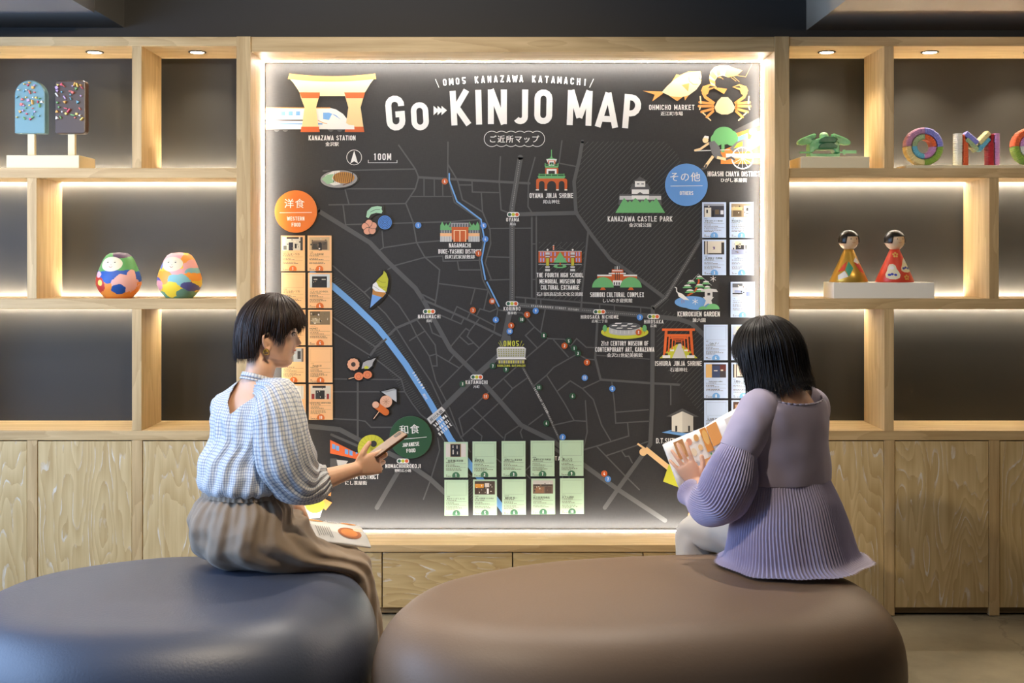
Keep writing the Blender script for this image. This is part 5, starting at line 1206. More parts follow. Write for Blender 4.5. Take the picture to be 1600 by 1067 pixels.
def cone_doll(px, body_m, lab):
    c = (SX(px), .08, zc_); t = thing('cone_doll', c, lab, 'doll', 'cone dolls with black bobs on the middle right shelf')
    MB().lathe(c, CP, 48).build('body', body_m, t, smooth=True)
    hc = Vector((c[0], c[1], c[2]+.168)); hr = .0395
    MB().ball(hc, hr, 36, 24).build('head', skin_w, t, smooth=True)
    # bob: cap with a squared face opening
    vs, fs = [], []; n, m_ = 48, 16; R_ = hr+.0018
    for j in range(m_+1):
        for i in range(n):
            a = 2*pi*i/n-pi/2                      # i=0 at the front (-Y)
            d = min(i, n-i)/n*2                    # 0 front .. 1 back
            xoff = (i if i <= n/2 else i-n)/n*2
            front = -.22 < xoff+(-.06) < .26
            zlow = .016 if front else -.012
            th0 = math.acos(max(-1, min(1, zlow/R_)))
            th = th0*j/m_; vs.append(hc+Vector((R_*sin(th)*cos(a), R_*sin(th)*sin(a), R_*cos(th))))
    for j in range(m_):
        for i in range(n): fs.append((j*n+i, (j+1)*n+i, (j+1)*n+(i+1) % n, j*n+(i+1) % n))
    o = mesh_obj('hair', vs, fs, hair_b, t, True); so = o.modifiers.new('thickness', 'SOLIDIFY'); so.thickness = .0015; so.offset = 1
    rf = lambda x, z: hc.y-sqrt(max(1e-6, hr*hr-(x-hc.x)**2-(z-hc.z)**2))
    face_marks(t, hc.x+.0105, hc.z+.0005, rf, .82, True, .0145)
    return t, c
t, c = cone_doll(1335, mat('gold_lacquer', (206, 164, 70), .35, metal=.6), 'cone doll in gold robe with red, green and white diamonds')
RD, GN, WT = cmat((206, 64, 40)), cmat((64, 148, 114)), cmat((226, 222, 214))
on_cone(t, c, 'painted_diamond', [(-.052, .042), (-.032, .070), (-.0165, .084), (-.024, .066), (-.030, .048)], RD)
on_cone(t, c, 'painted_diamond', [(-.018, .022), (-.027, .050), (-.0115, .084), (.004, .056)], GN, .0009)
on_cone(t, c, 'painted_diamond', [(-.056, .010), (-.054, .028), (-.030, .046), (-.020, .023)], WT)
on_cone(t, c, 'painted_diamond', [(.008, .084), (.020, .102), (.034, .078), (.024, .074)], WT)
on_cone(t, c, 'painted_diamond', [(.010, .079), (.024, .075), (.038, .068), (.052, .036), (.030, .044)], RD)
t, c = cone_doll(1408, mat('red_lacquer', (208, 66, 42), .4), 'cone doll in red robe with gold flowers and daruma shapes')
GD, PL_, BV = cmat((214, 172, 84)), cmat((222, 214, 180)), cmat((58, 70, 160))
for u, v in ((-.006, .110), (.028, .020)):
    for k in range(5):
        a = k*2*pi/5+pi/2; on_cone(t, c, 'gold_petal', [(u+.0075*cos(a)+.0042*cos(b*pi/4), v+.0075*sin(a)+.0042*sin(b*pi/4)) for b in range(8)], GD, sub=1)
def gourd(u, v, s_=1): return [(u+s_*x, v+s_*z) for x, z in ((-.026, -.022), (-.014, -.029), (.006, -.03), (.022, -.024), (.027, -.012), (.022, .0), (.015, .012), (.013, .024), (.004, .032), (-.008, .030), (-.014, .02), (-.019, .004), (-.026, -.010))]
for u, v, s_ in ((-.024, .042, 1), (.034, .068, .95)):
    on_cone(t, c, 'painted_gourd', gourd(u, v, s_), PL_, sub=2); on_cone(t, c, 'painted_face', [(u-.002+.0085*cos(b*pi/5), v+.016+.0075*sin(b*pi/5)) for b in range(10)], WT, .001, sub=1)
    for k, x in enumerate((-.014, -.004, .008)): on_cone(t, c, 'painted_flower', [(u+x+.006*cos(b*pi/4), v-.012+(.003 if k == 1 else 0)+.005*sin(b*pi/4)) for b in range(8)], BV, .001, sub=1)
# ---------------------------------------------------------------- people
UP = Vector((0, 0, 1))
def cr_(p0, p1, p2, p3, t): return .5*((2*p1)+(-p0+p2)*t+(2*p0-5*p1+4*p2-p3)*t*t+(-p0+3*p1-3*p2+p3)*t*t*t)
def spline(keys, t):
    """keys: list of Vectors; t in 0..1"""
    n = len(keys)-1; x = min(t*n, n-1e-6); i = int(x); f = x-i
    return cr_(keys[max(0, i-1)], keys[i], keys[i+1], keys[min(n, i+2)], f)
def loft(rings, nu=64, nv=60, disp=None, t0=None, t1=None, e=1.0, caps=False, a0=0, a1=2*pi, uvscale=None):
    """rings: (centre, side vector, front vector); returns verts, faces, uvs. a=0 side(+U), a=90 front(+V)"""
    C_, U_, V_ = ([Vector(r[k]) for r in rings] for k in range(3))
    vs = []; uv = []; closed = abs(a1-a0-2*pi) < 1e-6; cols = nu if closed else nu+1
    length = sum((C_[i+1]-C_[i]).length for i in range(len(C_)-1)); rad = sum(u.length for u in U_)/len(U_)
    def pt(a, t):
        c, u, v = spline(C_, t), spline(U_, t), spline(V_, t); ca, sa = cos(a), sin(a)
        if e != 1: ca, sa = abs(ca)**e*(1 if ca > 0 else -1), abs(sa)**e*(1 if sa > 0 else -1)
        return c+u*ca+v*sa, c
    for j in range(nv+1):
        for i in range(cols):
            a = a0+(a1-a0)*i/nu; lo = t0(a) if t0 else 0; hi = t1(a) if t1 else 1; t = lo+(hi-lo)*j/nv
            p, c = pt(a, t)
            if disp:
                d = (p-c)
                if d.length > 1e-6: p = p+d.normalized()*disp(a, t, p)
            vs.append(p); uv.append((a*rad*1.15, t*length*1.25))
    fs = []; fuv = []
    for j in range(nv):
        for i in range(nu):
            i2 = (i+1) % cols; q = (j*cols+i, j*cols+i2, (j+1)*cols+i2, (j+1)*cols+i); fs.append(q[::-1])
            u2 = (a0+(a1-a0)*(i+1)/nu)*rad*1.15
            fuv.append([(u2 if k in (2, 1) else uv[q[0]][0], uv[idx][1]) for k, idx in ((3, q[3]), (2, q[2]), (1, q[1]), (0, q[0]))])
    if caps: fs.append(tuple(range(cols))); fs.append(tuple(range(nv*cols, nv*cols+cols))[::-1]); fuv.append([(0, 0)]*cols); fuv.append([(0, 0)]*cols)
    return vs, fs, fuv
def tube_rings(path, radii, ref=UP, flat=1.0):
    pts = [Vector(p) for p in path]; out = []
    for i, p in enumerate(pts):
        t = (pts[min(i+1, len(pts)-1)]-pts[max(0, i-1)]).normalized()
        r = radii[i]; u = t.cross(ref)
        if u.length < .05: u = t.cross(Vector((1, 0, 0)))
        u.normalize(); v = u.cross(t).normalized()
        out.append((p, u*r, v*r*flat))
    return out
def cloth(name, rings, m, parent, th=.002, **k):
    vs, fs, uv = loft(rings, **k)
    o = mesh_obj(name, vs, fs, m, parent, True, uvs=uv)
    if th: s = o.modifiers.new('thickness', 'SOLIDIFY'); s.thickness = th; s.offset = -1
    return o
def remesh(mb, name, mat_, parent, voxel=.003, it=4):
    tmp = mesh_obj('tmp', mb.v, mb.f, mat_)
    bm = bmesh.new(); bm.from_mesh(tmp.data); bmesh.ops.recalc_face_normals(bm, faces=bm.faces); bm.to_mesh(tmp.data); bm.free()
    r = tmp.modifiers.new('r', 'REMESH'); r.mode = 'VOXEL'; r.voxel_size = voxel; r.use_smooth_shade = True
    s = tmp.modifiers.new('s', 'SMOOTH'); s.iterations = it; s.factor = .5
    me = bpy.data.meshes.new_from_object(tmp.evaluated_get(bpy.context.evaluated_depsgraph_get()))
    bpy.data.objects.remove(tmp)
    me.name = name; loc = wloc(parent); me.transform(Matrix.Translation(-loc)); me.materials.clear(); me.materials.append(mat_)
    me.polygons.foreach_set('use_smooth', [True]*len(me.polygons))
    o = bpy.data.objects.new(name, me); o.location = loc; return link(o, parent)
def sausage(mb, pts, n=16):
    """tapered limb: [(point, radius)]"""
    for (p, r), (q, s) in zip(pts, pts[1:]): mb.cyl(p, q, r, s, n)
    for p, r in pts: mb.ball(p, r, n, 10)
def solid(mb, rings, nu=32, nv=24, e=1.0):
    vs, fs, _ = loft(rings, nu, nv, caps=True, e=e); mb.add(vs, fs)

def interp(tab, z):
    if z <= tab[0][0]: return tab[0][1]
    for (z0, v0), (z1, v1) in zip(tab, tab[1:]):
        if z <= z1:
            f = (z-z0)/(z1-z0); f = f*f*(3-2*f)*.5+f*.5; return v0+(v1-v0)*f
    return tab[-1][1]
LIPF = [(-.104, 0), (-.096, .003), (-.086, .003), (-.074, -.004), (-.064, .0045), (-.0585, .006), (-.0535, -.0015), (-.049, .0075), (-.042, .0065), (-.034, 0)]
XF = [(-.114, .052), (-.108, .070), (-.096, .079), (-.080, .080), (-.060, .080), (-.034, .081), (-.022, .082), (-.005, .081), (.010, .079), (.022, .084), (.035, .090), (.055, .090), (.08, .076), (.10, .050), (.115, .012)]
XBK = [(-.114, .02), (-.10, .0), (-.085, -.03), (-.065, -.06), (-.035, -.083), (0, -.098), (.03, -.103), (.06, -.097), (.08, -.084), (.10, -.056), (.115, -.012)]
WD = [(-.114, .014), (-.107, .030), (-.095, .044), (-.08, .054), (-.06, .062), (-.035, .069), (0, .074), (.03, .077), (.06, .073), (.08, .062), (.10, .040), (.115, .008)]
NOSE = [(-.038, 0), (-.034, .010), (-.028, .022), (-.022, .026), (-.016, .023), (-.005, .014), (.008, .006), (.02, .001), (.03, 0)]
def face_pt(a, z, off=0):
    """point on the head in local coords: a = angle from the front (+x)"""
    xf, xb, w_ = interp(XF, z), interp(XBK, z), interp(WD, z); c = .35*xf+.65*xb if False else 0.0
    c = max(min(0.0, xf-.02), xb+.005) if xf > .03 else (xf+xb)/2
    ca, sa = cos(a), sin(a); e = .88 if ca > 0 else 1
    x = c+(xf-c if ca > 0 else c-xb)*abs(ca)**e*(1 if ca > 0 else -1); y = w_*abs(sa)**.92*(1 if sa > 0 else -1)
    if ca > 0:
        x += interp(NOSE, z)*exp(-(y/.0115)**2)*(1 if abs(y) < .04 else 0)
        for s_ in (-1, 1):
            x -= .0075*exp(-((y-s_*.031)/.014)**2-((z-.011)/.013)**2)
            x += .006*exp(-((y-s_*.040)/.018)**2-((z+.030)/.020)**2)      # cheeks
            y += s_*.004*exp(-((abs(y)-.05)/.02)**2-((z+.030)/.022)**2)
        x += .003*exp(-((z-.028)/.008)**2)*exp(-(y/.045)**4)-.004*exp(-(y/.006)**2-((z-.032)/.01)**2)*0
        x += interp(LIPF, z)*exp(-(y/.021)**4)
        x -= .003*exp(-((abs(y)-.025)/.006)**2-((z+.052)/.006)**2)
    p = Vector((x, y, z))
    if off: p += Vector((x-c, y, 0)).normalized()*off
    return p
def build_head(mb, X):
    n, m_ = 72, 64; vs = []; fs = []
    zs = [-.114+.229*((1-cos(pi*j/m_))/2*.35+.65*j/m_) for j in range(m_+1)]
    for z in zs:
        for i in range(n): vs.append(X(face_pt(2*pi*i/n, z)))
    for j in range(m_):
        for i in range(n): fs.append((j*n+i, j*n+(i+1) % n, (j+1)*n+(i+1) % n, (j+1)*n+i))
    fs += [tuple(range(n))[::-1], tuple(range(m_*n, m_*n+n))]
    mb.add(vs, fs)
def build_ear(mb, X, s_):
    """shell shaped ear on side s_ (+1 = left, -1 = right)"""
    def E_(u, v, o): return X(Vector((-.012+u, s_*(.069+o), -.027+v)))
    rim = [(.012, .012, .002), (.010, .024, .008), (.0, .031, .013), (-.012, .029, .017), (-.018, .018, .019), (-.017, .004, .018), (-.012, -.010, .014), (-.004, -.022, .008), (.004, -.030, .005), (.009, -.024, .003), (.008, -.012, .002)]
    sausage(mb, [(E_(*p), .0042) for p in rim], 8)
    sausage(mb, [(E_(0, -.027, .005), .0065), (E_(.004, -.022, .004), .0055)], 8)
    inner = [(.006, .006, .004), (-.004, .014, .008), (-.011, .012, .011), (-.010, .0, .011), (-.004, -.012, .008)]
    sausage(mb, [(E_(*p), .0032) for p in inner], 8)
    mb.add([E_(*p) for p in rim]+[E_(-.002, .0, .002)], [(i, (i+1) % len(rim), len(rim)) for i in range(len(rim))]+[((i+1) % len(rim), i, len(rim)) for i in range(0)])
    sausage(mb, [(E_(.006, -.004, .0), .008), (E_(-.008, .004, .004), .010)], 8)
def patch(X, zs, ys, off, taper=None):
    """strip of the face surface between z rows for y in ys"""
    vs = []; fs = []
    for j, z in enumerate(zs):
        for y in ys:
            zz = z
            if taper: zz = taper(y, z, j)
            lo, hi = 0, pi/2
            for _ in range(18):
                mid = (lo+hi)/2
                if abs(face_pt(mid, zz).y) < abs(y): lo = mid
                else: hi = mid
            vs.append(X(face_pt(lo if y > 0 else -lo, zz, off)))
    k = len(ys)
    for j in range(len(zs)-1):
        for i in range(k-1): fs.append((j*k+i, j*k+i+1, (j+1)*k+i+1, (j+1)*k+i))
    return vs, fs
def hand(mb, wrist, f, p, side, curls, thumb, scale=1.0, spread=.06, r=.0082):
    """f: direction of the fingers, p: direction the palm faces, side: thumb side; curls: bend per finger (index..little)"""
    f = Vector(f).normalized(); p = (Vector(p)-f*Vector(p).dot(f)).normalized(); s = Vector(side); s = (s-f*s.dot(f)-p*s.dot(p)).normalized()
    W0 = Vector(wrist); k = scale
    L = lambda a, b, c=0: W0+f*a*k+s*b*k+p*c*k
    rows = [(L(-.01, 0, 0), s*.024*k, p*.017*k), (L(.015, .0, 0), s*.028*k, p*.016*k), (L(.045, .001, 0), s*.037*k, p*.0155*k), (L(.07, 0, 0), s*.040*k, p*.0135*k), (L(.086, -.002, 0), s*.037*k, p*.010*k)]
    solid(mb, rows, 24, 16, e=.85)
    mb.ball(L(.03, .024, .006), .0175*k, 14, 10)
    tips = []
    for i, (b, ln) in enumerate(((.030, .072), (.0105, .080), (-.0095, .074), (-.028, .058))):
        base = L(.082-(0, -.003, .001, .008)[i], b, 0); ang = spread*(1.5-i); d0 = (f+s*ang).normalized(); a = 0; pt = base; pts = [(L(.06, b*.92, 0), r*k*1.1), (pt, r*k*1.08)]
        for q, (frac, bend) in enumerate(((.42, curls[i][0]), (.32, curls[i][1]), (.26, curls[i][2]))):
            a += radians(bend); d = d0*cos(a)+p*sin(a); pt = pt+d*ln*frac*k; pts.append((pt, r*k*(.98, .9, .78)[q]*(1 if i < 3 else .9)))
        sausage(mb, pts, 12); tips.append((pt, d))
    pts = [(L(.018, .022, .004), .013*k)]+[(L(*q), rr*k) for q, rr in zip(thumb, (.0115, .0098, .0085))]
    sausage(mb, pts, 12); tips.append((pts[-1][0], (pts[-1][0]-pts[-2][0]).normalized()))
    return L, tips
def hair_mesh(name, X, zend, mat_, parent, n=1100, crown=(-.012, 0, .120), rad=(.107, .090, .116), part=0, vol=.010, flare=None, forward=None, seed=1, bulk=1.0, grav=None, a_lo=0, a_hi=2*pi, frize=.0015, ragged=1.0):
    """strands fall from the crown over the skull and then straight down to zend(phi); phi = angle from the front"""
    rnd = random.Random(seed); vs = []; fs = []
    cx, cy, cz = -.004, 0, .008
    def surf(phi, s_, off, ze):
        # first the dome, then the drop
        rx = (rad[0] if cos(phi) < 0 else rad[0]*.97)+off; ry = rad[1]+off; rz = rad[2]+off*.7
        drop = max(0.0, cz-ze); dome = 1.45*rx; tot = dome+drop; d = s_*tot
        if ze > cz:
            th_end = math.acos(min(1, (ze-cz)/rz)); th = s_*th_end; return Vector((cx+rx*sin(th)*cos(phi), cy+ry*sin(th)*sin(phi), cz+rz*cos(th))), s_
        if d < dome:
            th = d/dome*pi/2; return Vector((cx+rx*sin(th)*cos(phi), cy+ry*sin(th)*sin(phi), cz+rz*cos(th))), 0
        q = (d-dome)/max(drop, 1e-5)
        tuck = 1-.10*bulk*q*q
        v = Vector((cx+rx*cos(phi)*tuck, cy+ry*sin(phi)*tuck, cz-drop*q))
        return v, q
    def shape(phi, s_, off, ze):
        v, q = surf(phi, s_, off, ze)
        if flare: v = flare(v, phi, q, ze)
        if forward: v = forward(v, phi, s_, q)
        v = X(v)
        if grav: v = grav(v, q)
        return v
    # under-cap
    N, K = 96, 26
    for j in range(K+1):
        for i in range(N):
            phi = 2*pi*i/N; ze = zend(phi)
            if ze < cz: ze += .006
            vs.append(shape(phi, .02+.98*j/K, -.004, ze))
    for j in range(K):
        for i in range(N): fs.append((j*N+i, (j+1)*N+i, (j+1)*N+(i+1) % N, j*N+(i+1) % N))
    base = len(vs); vs.append(shape(0, 0, -.004, .05)); fs += [(base, i, (i+1) % N) for i in range(N)]
    K = 15
    for g in range(n):
        phi0 = 2*pi*(g+rnd.random())/n; off = rnd.uniform(-.002, vol)*rnd.uniform(.4, 1); dphi = rnd.gauss(0, .05); ze = zend(phi0)+rnd.uniform(-.014, .010)*ragged; w0 = rnd.uniform(.0013, .0026); wob = rnd.uniform(0, 6.3); s0 = rnd.uniform(.0, .12)
        ph1 = part*(1 if phi0 < pi else -1)
        b0 = len(vs); pts = []
        for j in range(K+1):
            s_ = s0+(1-s0)*j/K; phi = phi0+dphi*s_*s_+.02*sin(s_*7+wob)
            pts.append(shape(phi, s_, off+frize*sin(s_*9+wob), ze))
        for j, p in enumerate(pts):
            t = (pts[min(K, j+1)]-pts[max(0, j-1)])
            t = t.normalized() if t.length > 1e-7 else UP
            cc = X(Vector((cx, cy, 0))); o = (p-cc); o = (o-t*o.dot(t)); o = o.normalized() if o.length > 1e-6 else UP; sd = t.cross(o).normalized()
            w_ = w0*(1 if j < K-4 else (K-j)/4.5+.08)
            vs += [p+sd*w_, p+o*w_*.8, p-sd*w_]
        for j in range(K):
            for q in range(3):
                q2 = (q+1) % 3; fs.append((b0+j*3+q, b0+j*3+q2, b0+(j+1)*3+q2, b0+(j+1)*3+q))
    return mesh_obj(name, vs, fs, mat_, parent, True)

m_skin = mat('skin', (226, 178, 146), .48, sss=.12, bump=(300, .03)); m_skin2 = mat('skin_fair', (222, 174, 144), .5, sss=.12, bump=(300, .03)); m_lip = mat('lip_colour', (196, 100, 84), .35)
def hair_mat(name, c, c2):
    m = mat(name, c, .42, spec=.35); N, L = m.node_tree.nodes, m.node_tree.links; b = N['Principled BSDF']
    g = N.new('ShaderNodeNewGeometry'); r = N.new('ShaderNodeValToRGB'); r.color_ramp.elements[0].color = lin(c); r.color_ramp.elements[1].color = lin(c2)
    L.new(g.outputs['Random Per Island'], r.inputs[0]); L.new(r.outputs[0], b.inputs['Base Color']); return m
m_hairA = hair_mat('dark_brown_hair', (26, 18, 14), (52, 36, 26)); m_hairB = hair_mat('black_hair', (14, 11, 10), (30, 23, 20))
def check_mat():
    m = bpy.data.materials.new('blue_white_checked_seersucker'); m.use_nodes = True
    N, L = m.node_tree.nodes, m.node_tree.links; b = N['Principled BSDF']; b.inputs['Roughness'].default_value = .8
    b.inputs['Sheen Weight'].default_value = .2
    uv = N.new('ShaderNodeUVMap'); sp = N.new('ShaderNodeSeparateXYZ'); 
    nz = N.new('ShaderNodeTexNoise'); nz.inputs['Scale'].default_value = 30; L.new(uv.outputs[0], nz.inputs['Vector'])
    dm = N.new('ShaderNodeVectorMath'); dm.operation = 'MULTIPLY_ADD'; dm.inputs[1].default_value = (.005, .005, 0); L.new(nz.outputs['Color'], dm.inputs[0]); L.new(uv.outputs[0], dm.inputs[2])
    L.new(dm.outputs[0], sp.inputs[0])
    prev = None; hs = []
    for k, (per, fr, f) in enumerate(((.0082, .36, .60), (.0094, .36, .55))):
        d = N.new('ShaderNodeMath'); d.operation = 'DIVIDE'; d.inputs[1].default_value = per; L.new(sp.outputs[k], d.inputs[0])
        fc = N.new('ShaderNodeMath'); fc.operation = 'FRACT'; L.new(d.outputs[0], fc.inputs[0])
        lt = N.new('ShaderNodeMath'); lt.operation = 'LESS_THAN'; lt.inputs[1].default_value = fr; L.new(fc.outputs[0], lt.inputs[0])
        ml = N.new('ShaderNodeMath'); ml.operation = 'MULTIPLY'; ml.inputs[1].default_value = f; L.new(lt.outputs[0], ml.inputs[0])
        mx = N.new('ShaderNodeMixRGB'); mx.blend_type = 'MULTIPLY'; mx.inputs[2].default_value = lin((150, 166, 196)); L.new(ml.outputs[0], mx.inputs[0])
        if prev is None: mx.inputs[1].default_value = lin((222, 221, 218))
        else: L.new(prev, mx.inputs[1])
        prev = mx.outputs[0]; hs.append(fc)
    L.new(prev, b.inputs['Base Color'])
    sn = N.new('ShaderNodeTexNoise'); sn.inputs['Scale'].default_value = 1; sn.inputs['Detail'].default_value = 3
    mpn = N.new('ShaderNodeMapping'); mpn.inputs['Scale'].default_value = (190, 45, 1); L.new(uv.outputs[0], mpn.inputs['Vector']); L.new(mpn.outputs[0], sn.inputs['Vector'])
    bu = N.new('ShaderNodeBump'); bu.inputs['Strength'].default_value = .8; bu.inputs['Distance'].default_value = .004; L.new(sn.outputs['Fac'], bu.inputs['Height']); L.new(bu.outputs[0], b.inputs['Normal'])
    return m
m_check = check_mat()
m_skirt = mat('taupe_cotton', (144, 126, 106), .75, sheen=.15, bump=(220, .08)); m_lav = mat('lavender_knit', (172, 163, 186), .7, sheen=.2, bump=(400, .05)); m_lavp = mat('lavender_pleated', (168, 161, 192), .55, sheen=.2)
m_trouser = mat('pale_grey_trousers', (196, 190, 180), .7, bump=(220, .06)); m_page = mat('magazine_paper', (240, 238, 232), .45)
def V3(*a): return Vector(a)
def frame(center, yaw, pitch, roll=0, k=1.0):
    R_ = Matrix.Rotation(yaw, 3, 'Z')@Matrix.Rotation(pitch, 3, 'Y')@Matrix.Rotation(roll, 3, 'X')
    c = Vector(center); return lambda v: c+R_@(Vector(v)*k)
def head_parts(X, t, side, lashes=True):
    """lips, eyes, brows and lashes as own parts"""
    ys = [-.022+.044*i/16 for i in range(17)]
    zs = [-.0635, -.0605, -.0575, -.0545, -.0515, -.0485, -.0455]
    def tp(y, z, j):
        f = 1-min(1, abs(y)/.0225)**2; mid = -.0535+.0060*(abs(y)/.022)**1.6; return mid+(z+.0545)*f*(1.0 if z < -.0545 else .9)
    vs, fs = patch(X, zs, ys, .0024, tp); mesh_obj('lips', vs, fs, m_lip, t, True)
    for s_ in (-1, 1):
        mb = MB(); c = X(V3(.064, s_*.031, .010)); mb.ball(c, .0108, 20, 14); e = mb.build('eye', mat('eye_white', (170, 150, 138), .35), t, smooth=True)
        d = (X(V3(.1, s_*.034, -.002))-X(V3(.066, s_*.031, .010))).normalized(); mb = MB(); mb.ball(c+d*.0066, .0050, 14, 10); mb.build('iris', mat('dark_iris', (30, 20, 16), .15), e, smooth=True)
        mb = MB(); pts = [X(face_pt(s_*a, .0125+.0035*(1-((a-.42)/.2)**2), .0022)) for a in (.22, .30, .38, .46, .54, .64)]
        sausage(mb, [(p, .0011) for p in pts], 6)
        for q in range(1, 6): sausage(mb, [(pts[q], .0007), (pts[q]+(X(V3(1, s_*.35, -.05))-X(V3(0, 0, 0))).normalized()*.006, .0004)], 5)
        mb.build('eyelashes', mat('lash', (20, 14, 12), .6), t)
        ysb = [s_*(.014+.034*i/10) for i in range(11)]
        vs, fs = patch(X, [.0285, .0305, .0325], ysb, .0012, lambda y, z, j: z+.004*(1-((abs(y)-.033)/.02)**2)); mesh_obj('eyebrow', vs, fs, mat('brow', (60, 42, 32), .8), t, True)

# ================================================================ woman in the checked blouse (left pouf)
tA = thing('person', (-.84, -.9, PH), 'woman in blue checked blouse and taupe skirt seated left, holding a phone', 'person', 'women seated on the poufs')
Rt, Ft = V3(.707, -.707, 0), V3(.707, .707, 0)
Ld, Rd = V3(.85, .53, 0).normalized(), V3(.53, -.85, 0).normalized()
# body
b = MB(); XA = frame(W(425, 521, -.905), radians(12), radians(8), 0, .93)
build_head(b, XA); build_ear(b, XA, -1); build_ear(b, XA, 1)
nb = W(402, 598, -.925)
solid(b, [(nb-UP*.03, Rt*.062, Ft*.055), (nb+UP*.01, Rt*.050, Ft*.050), (nb+UP*.05+V3(.012, .0, 0), Rt*.046, Ft*.048), (XA(V3(-.022, 0, -.07)), Rt*.046, Ft*.050), (XA(V3(-.02, 0, -.03)), Rt*.048, Ft*.055)], 28, 18)
sh = nb+V3(-.006, -.006, -.055)
solid(b, [(nb+V3(0, 0, .012), Rt*.055, Ft*.048), (nb-UP*.018, Rt*.105, Ft*.058), (sh, Rt*.145, Ft*.073), (sh-UP*.05, Rt*.155, Ft*.092), (sh-UP*.14, Rt*.145, Ft*.10), (V3(-.857, -.93, .75), Rt*.118, Ft*.088), (V3(-.858, -.93, .68), Rt*.115, Ft*.085), (V3(-.85, -.92, .60), Rt*.15, Ft*.11), (V3(-.845, -.90, .53), Rt*.16, Ft*.13), (V3(-.84, -.90, .475), Rt*.12, Ft*.10)], 36, 40)
shR, shL = sh+Rt*.150-UP*.008, sh-Rt*.138-UP*.012
elR, wrR = V3(-.650, -.985, .705), W(556, 733, -.935)
sausage(b, [(shR, .047), (shR.lerp(elR, .5), .041), (elR, .034)])
sausage(b, [(elR, .035), (elR.lerp(wrR, .35), .036), (elR.lerp(wrR, .75), .027), (wrR, .0235)])
elL, wrL = V3(-.90, -.66, .70), V3(-.76, -.60, .60)
sausage(b, [(shL, .038), (shL.lerp(elL, .5), .036), (elL, .034), (elL.lerp(wrL, .4), .034), (wrL, .0235)])
for s_ in (-1, 1):
    hp = V3(-.84, -.89, .515)+Rd*.085*s_; kn = V3(-.575, -.73, .405)+Rd*.07*s_; an = V3(-.53, -.70, .085)+Rd*.07*s_
    sausage(b, [(hp, .062), (hp.lerp(kn, .5), .052), (kn, .044), (kn.lerp(an, .3), .048), (kn.lerp(an, .75), .034), (an, .030)])
    sausage(b, [(an-UP*.03, .032), (an+Ld*.07-UP*.05, .028), (an+Ld*.14-UP*.062, .020)])
# right hand holding the phone (palm to the far side, thumb on top)
LhA, tips = hand(b, wrR, (.90, .30, .24), (-.30, .93, .0), (-.2, -.05, .95), ((14, 34, 30), (30, 44, 32), (44, 50, 35), (52, 55, 35)), ((.036, .044, .004), (.054, .060, .010), (.070, .070, .018)), .93, spread=.05)
hand(b, wrL, (.35, .5, -.6), (-.5, .1, -.6), (-.2, -.9, 0), ((8, 12, 8),)*4, ((.04, .03, .012), (.06, .04, .02), (.08, .04, .025)), .92)
remesh(b, 'body', m_skin, tA, .0029, 3)
head_parts(XA, tA, -1)
# ring and earring
mb = MB(); rp = LhA(.112, .028, .008)
fr = thing('tmp', (0, 0, 0)); bpy.data.objects.remove(fr)
for i in range(14):
    a, c_ = 2*pi*i/14, 2*pi*(i+1)/14; e1, e2 = V3(-.45, .1, .8).normalized(), V3(.1, 1, 0).normalized(); mb.cyl(rp+e1*.0095*cos(a)+e2*.0095*sin(a), rp+e1*.0095*cos(c_)+e2*.0095*sin(c_), .0016, n=8)
mb.build('ring', M['gold'], tA, label='gold finger ring')
mb = MB(); ec = XA(V3(-.012, -.083, -.060))
for q, (r_, tilt) in enumerate(((.009, .3), (.0075, 1.3), (.006, 2.2))):
    for i in range(14):
        f_ = lambda a: ec+V3(r_*cos(a), -.004*sin(a+tilt), r_*sin(a)*cos(tilt)+.003*q)
        mb.cyl(f_(2*pi*i/14), f_(2*pi*(i+1)/14), .0017, n=7)
mb.build('earring', M['gold'], tA, smooth=True, label='chunky gold earring')
# hair: chin-length bob tucked behind the ear, light fringe
def wrap(phi):
    p = phi % (2*pi); return p if p <= pi else 2*pi-p
def zA(phi):
    d = math.degrees(wrap(phi))
    tab = [(0, .050), (20, .044), (30, .030), (38, .012), (46, .034), (56, .024), (64, .004), (74, -.030), (82, -.016), (90, -.002), (100, -.004), (108, -.050), (116, -.090), (135, -.100), (160, -.104), (180, -.106)]
    return interp(tab, d)
def fwA(v, phi, s_, q):
    d = math.degrees(wrap(phi)); v = v.copy()
    if d < 60: v.x += .004*s_*s_*(1-d/60)+.002*s_
    if d > 112: v.x += .010*q*q*0
    if 80 < d < 108 and s_ > .5: v.y *= 1-.03*s_
    return v
hair_mesh('hair', XA, zA, m_hairA, tA, n=1500, rad=(.119, .093, .128), forward=fwA, seed=4, vol=.007)
# blouse body
nzf = lambda p, s, o=0: noise.noise(Vector(p)*s+V3(o, o, o))
bodyA = [(nb+V3(.002, -.004, .004), Rt*.074, Ft*.062), (nb+V3(-.002, -.004, -.022), Rt*.116, Ft*.074), (sh+UP*.003, Rt*.172, Ft*.094), (sh-UP*.05, Rt*.182, Ft*.114), (sh-UP*.12, Rt*.172, Ft*.122), (V3(-.85, -.925, .79), Rt*.165, Ft*.126), (V3(-.856, -.93, .735), Rt*.167, Ft*.130), (V3(-.858, -.93, .695), Rt*.162, Ft*.126), (V3(-.858, -.93, .668), Rt*.118, Ft*.092)]
def tA0(a):
    ds = ((math.degrees(a)+82+180) % 360)-180   # 0 at the back (-V)
    lim = 64 if ds > 0 else 40
    return .34*(1-abs(ds)/lim) if abs(ds) < lim else 0.0
def dA(a, t, p):
    g = .0025*sin(a*34+3*nzf(p, 9))*(1-.5*t)
    return .011*nzf(p, 9)*(.4+t)+.005*nzf(p, 26, 5)+.0045*sin(a*19+5*nzf(p, 5, 7))*min(1, t*2)+.006*abs(sin(a*9+4*nzf(p, 6)))*t**3+g*.5
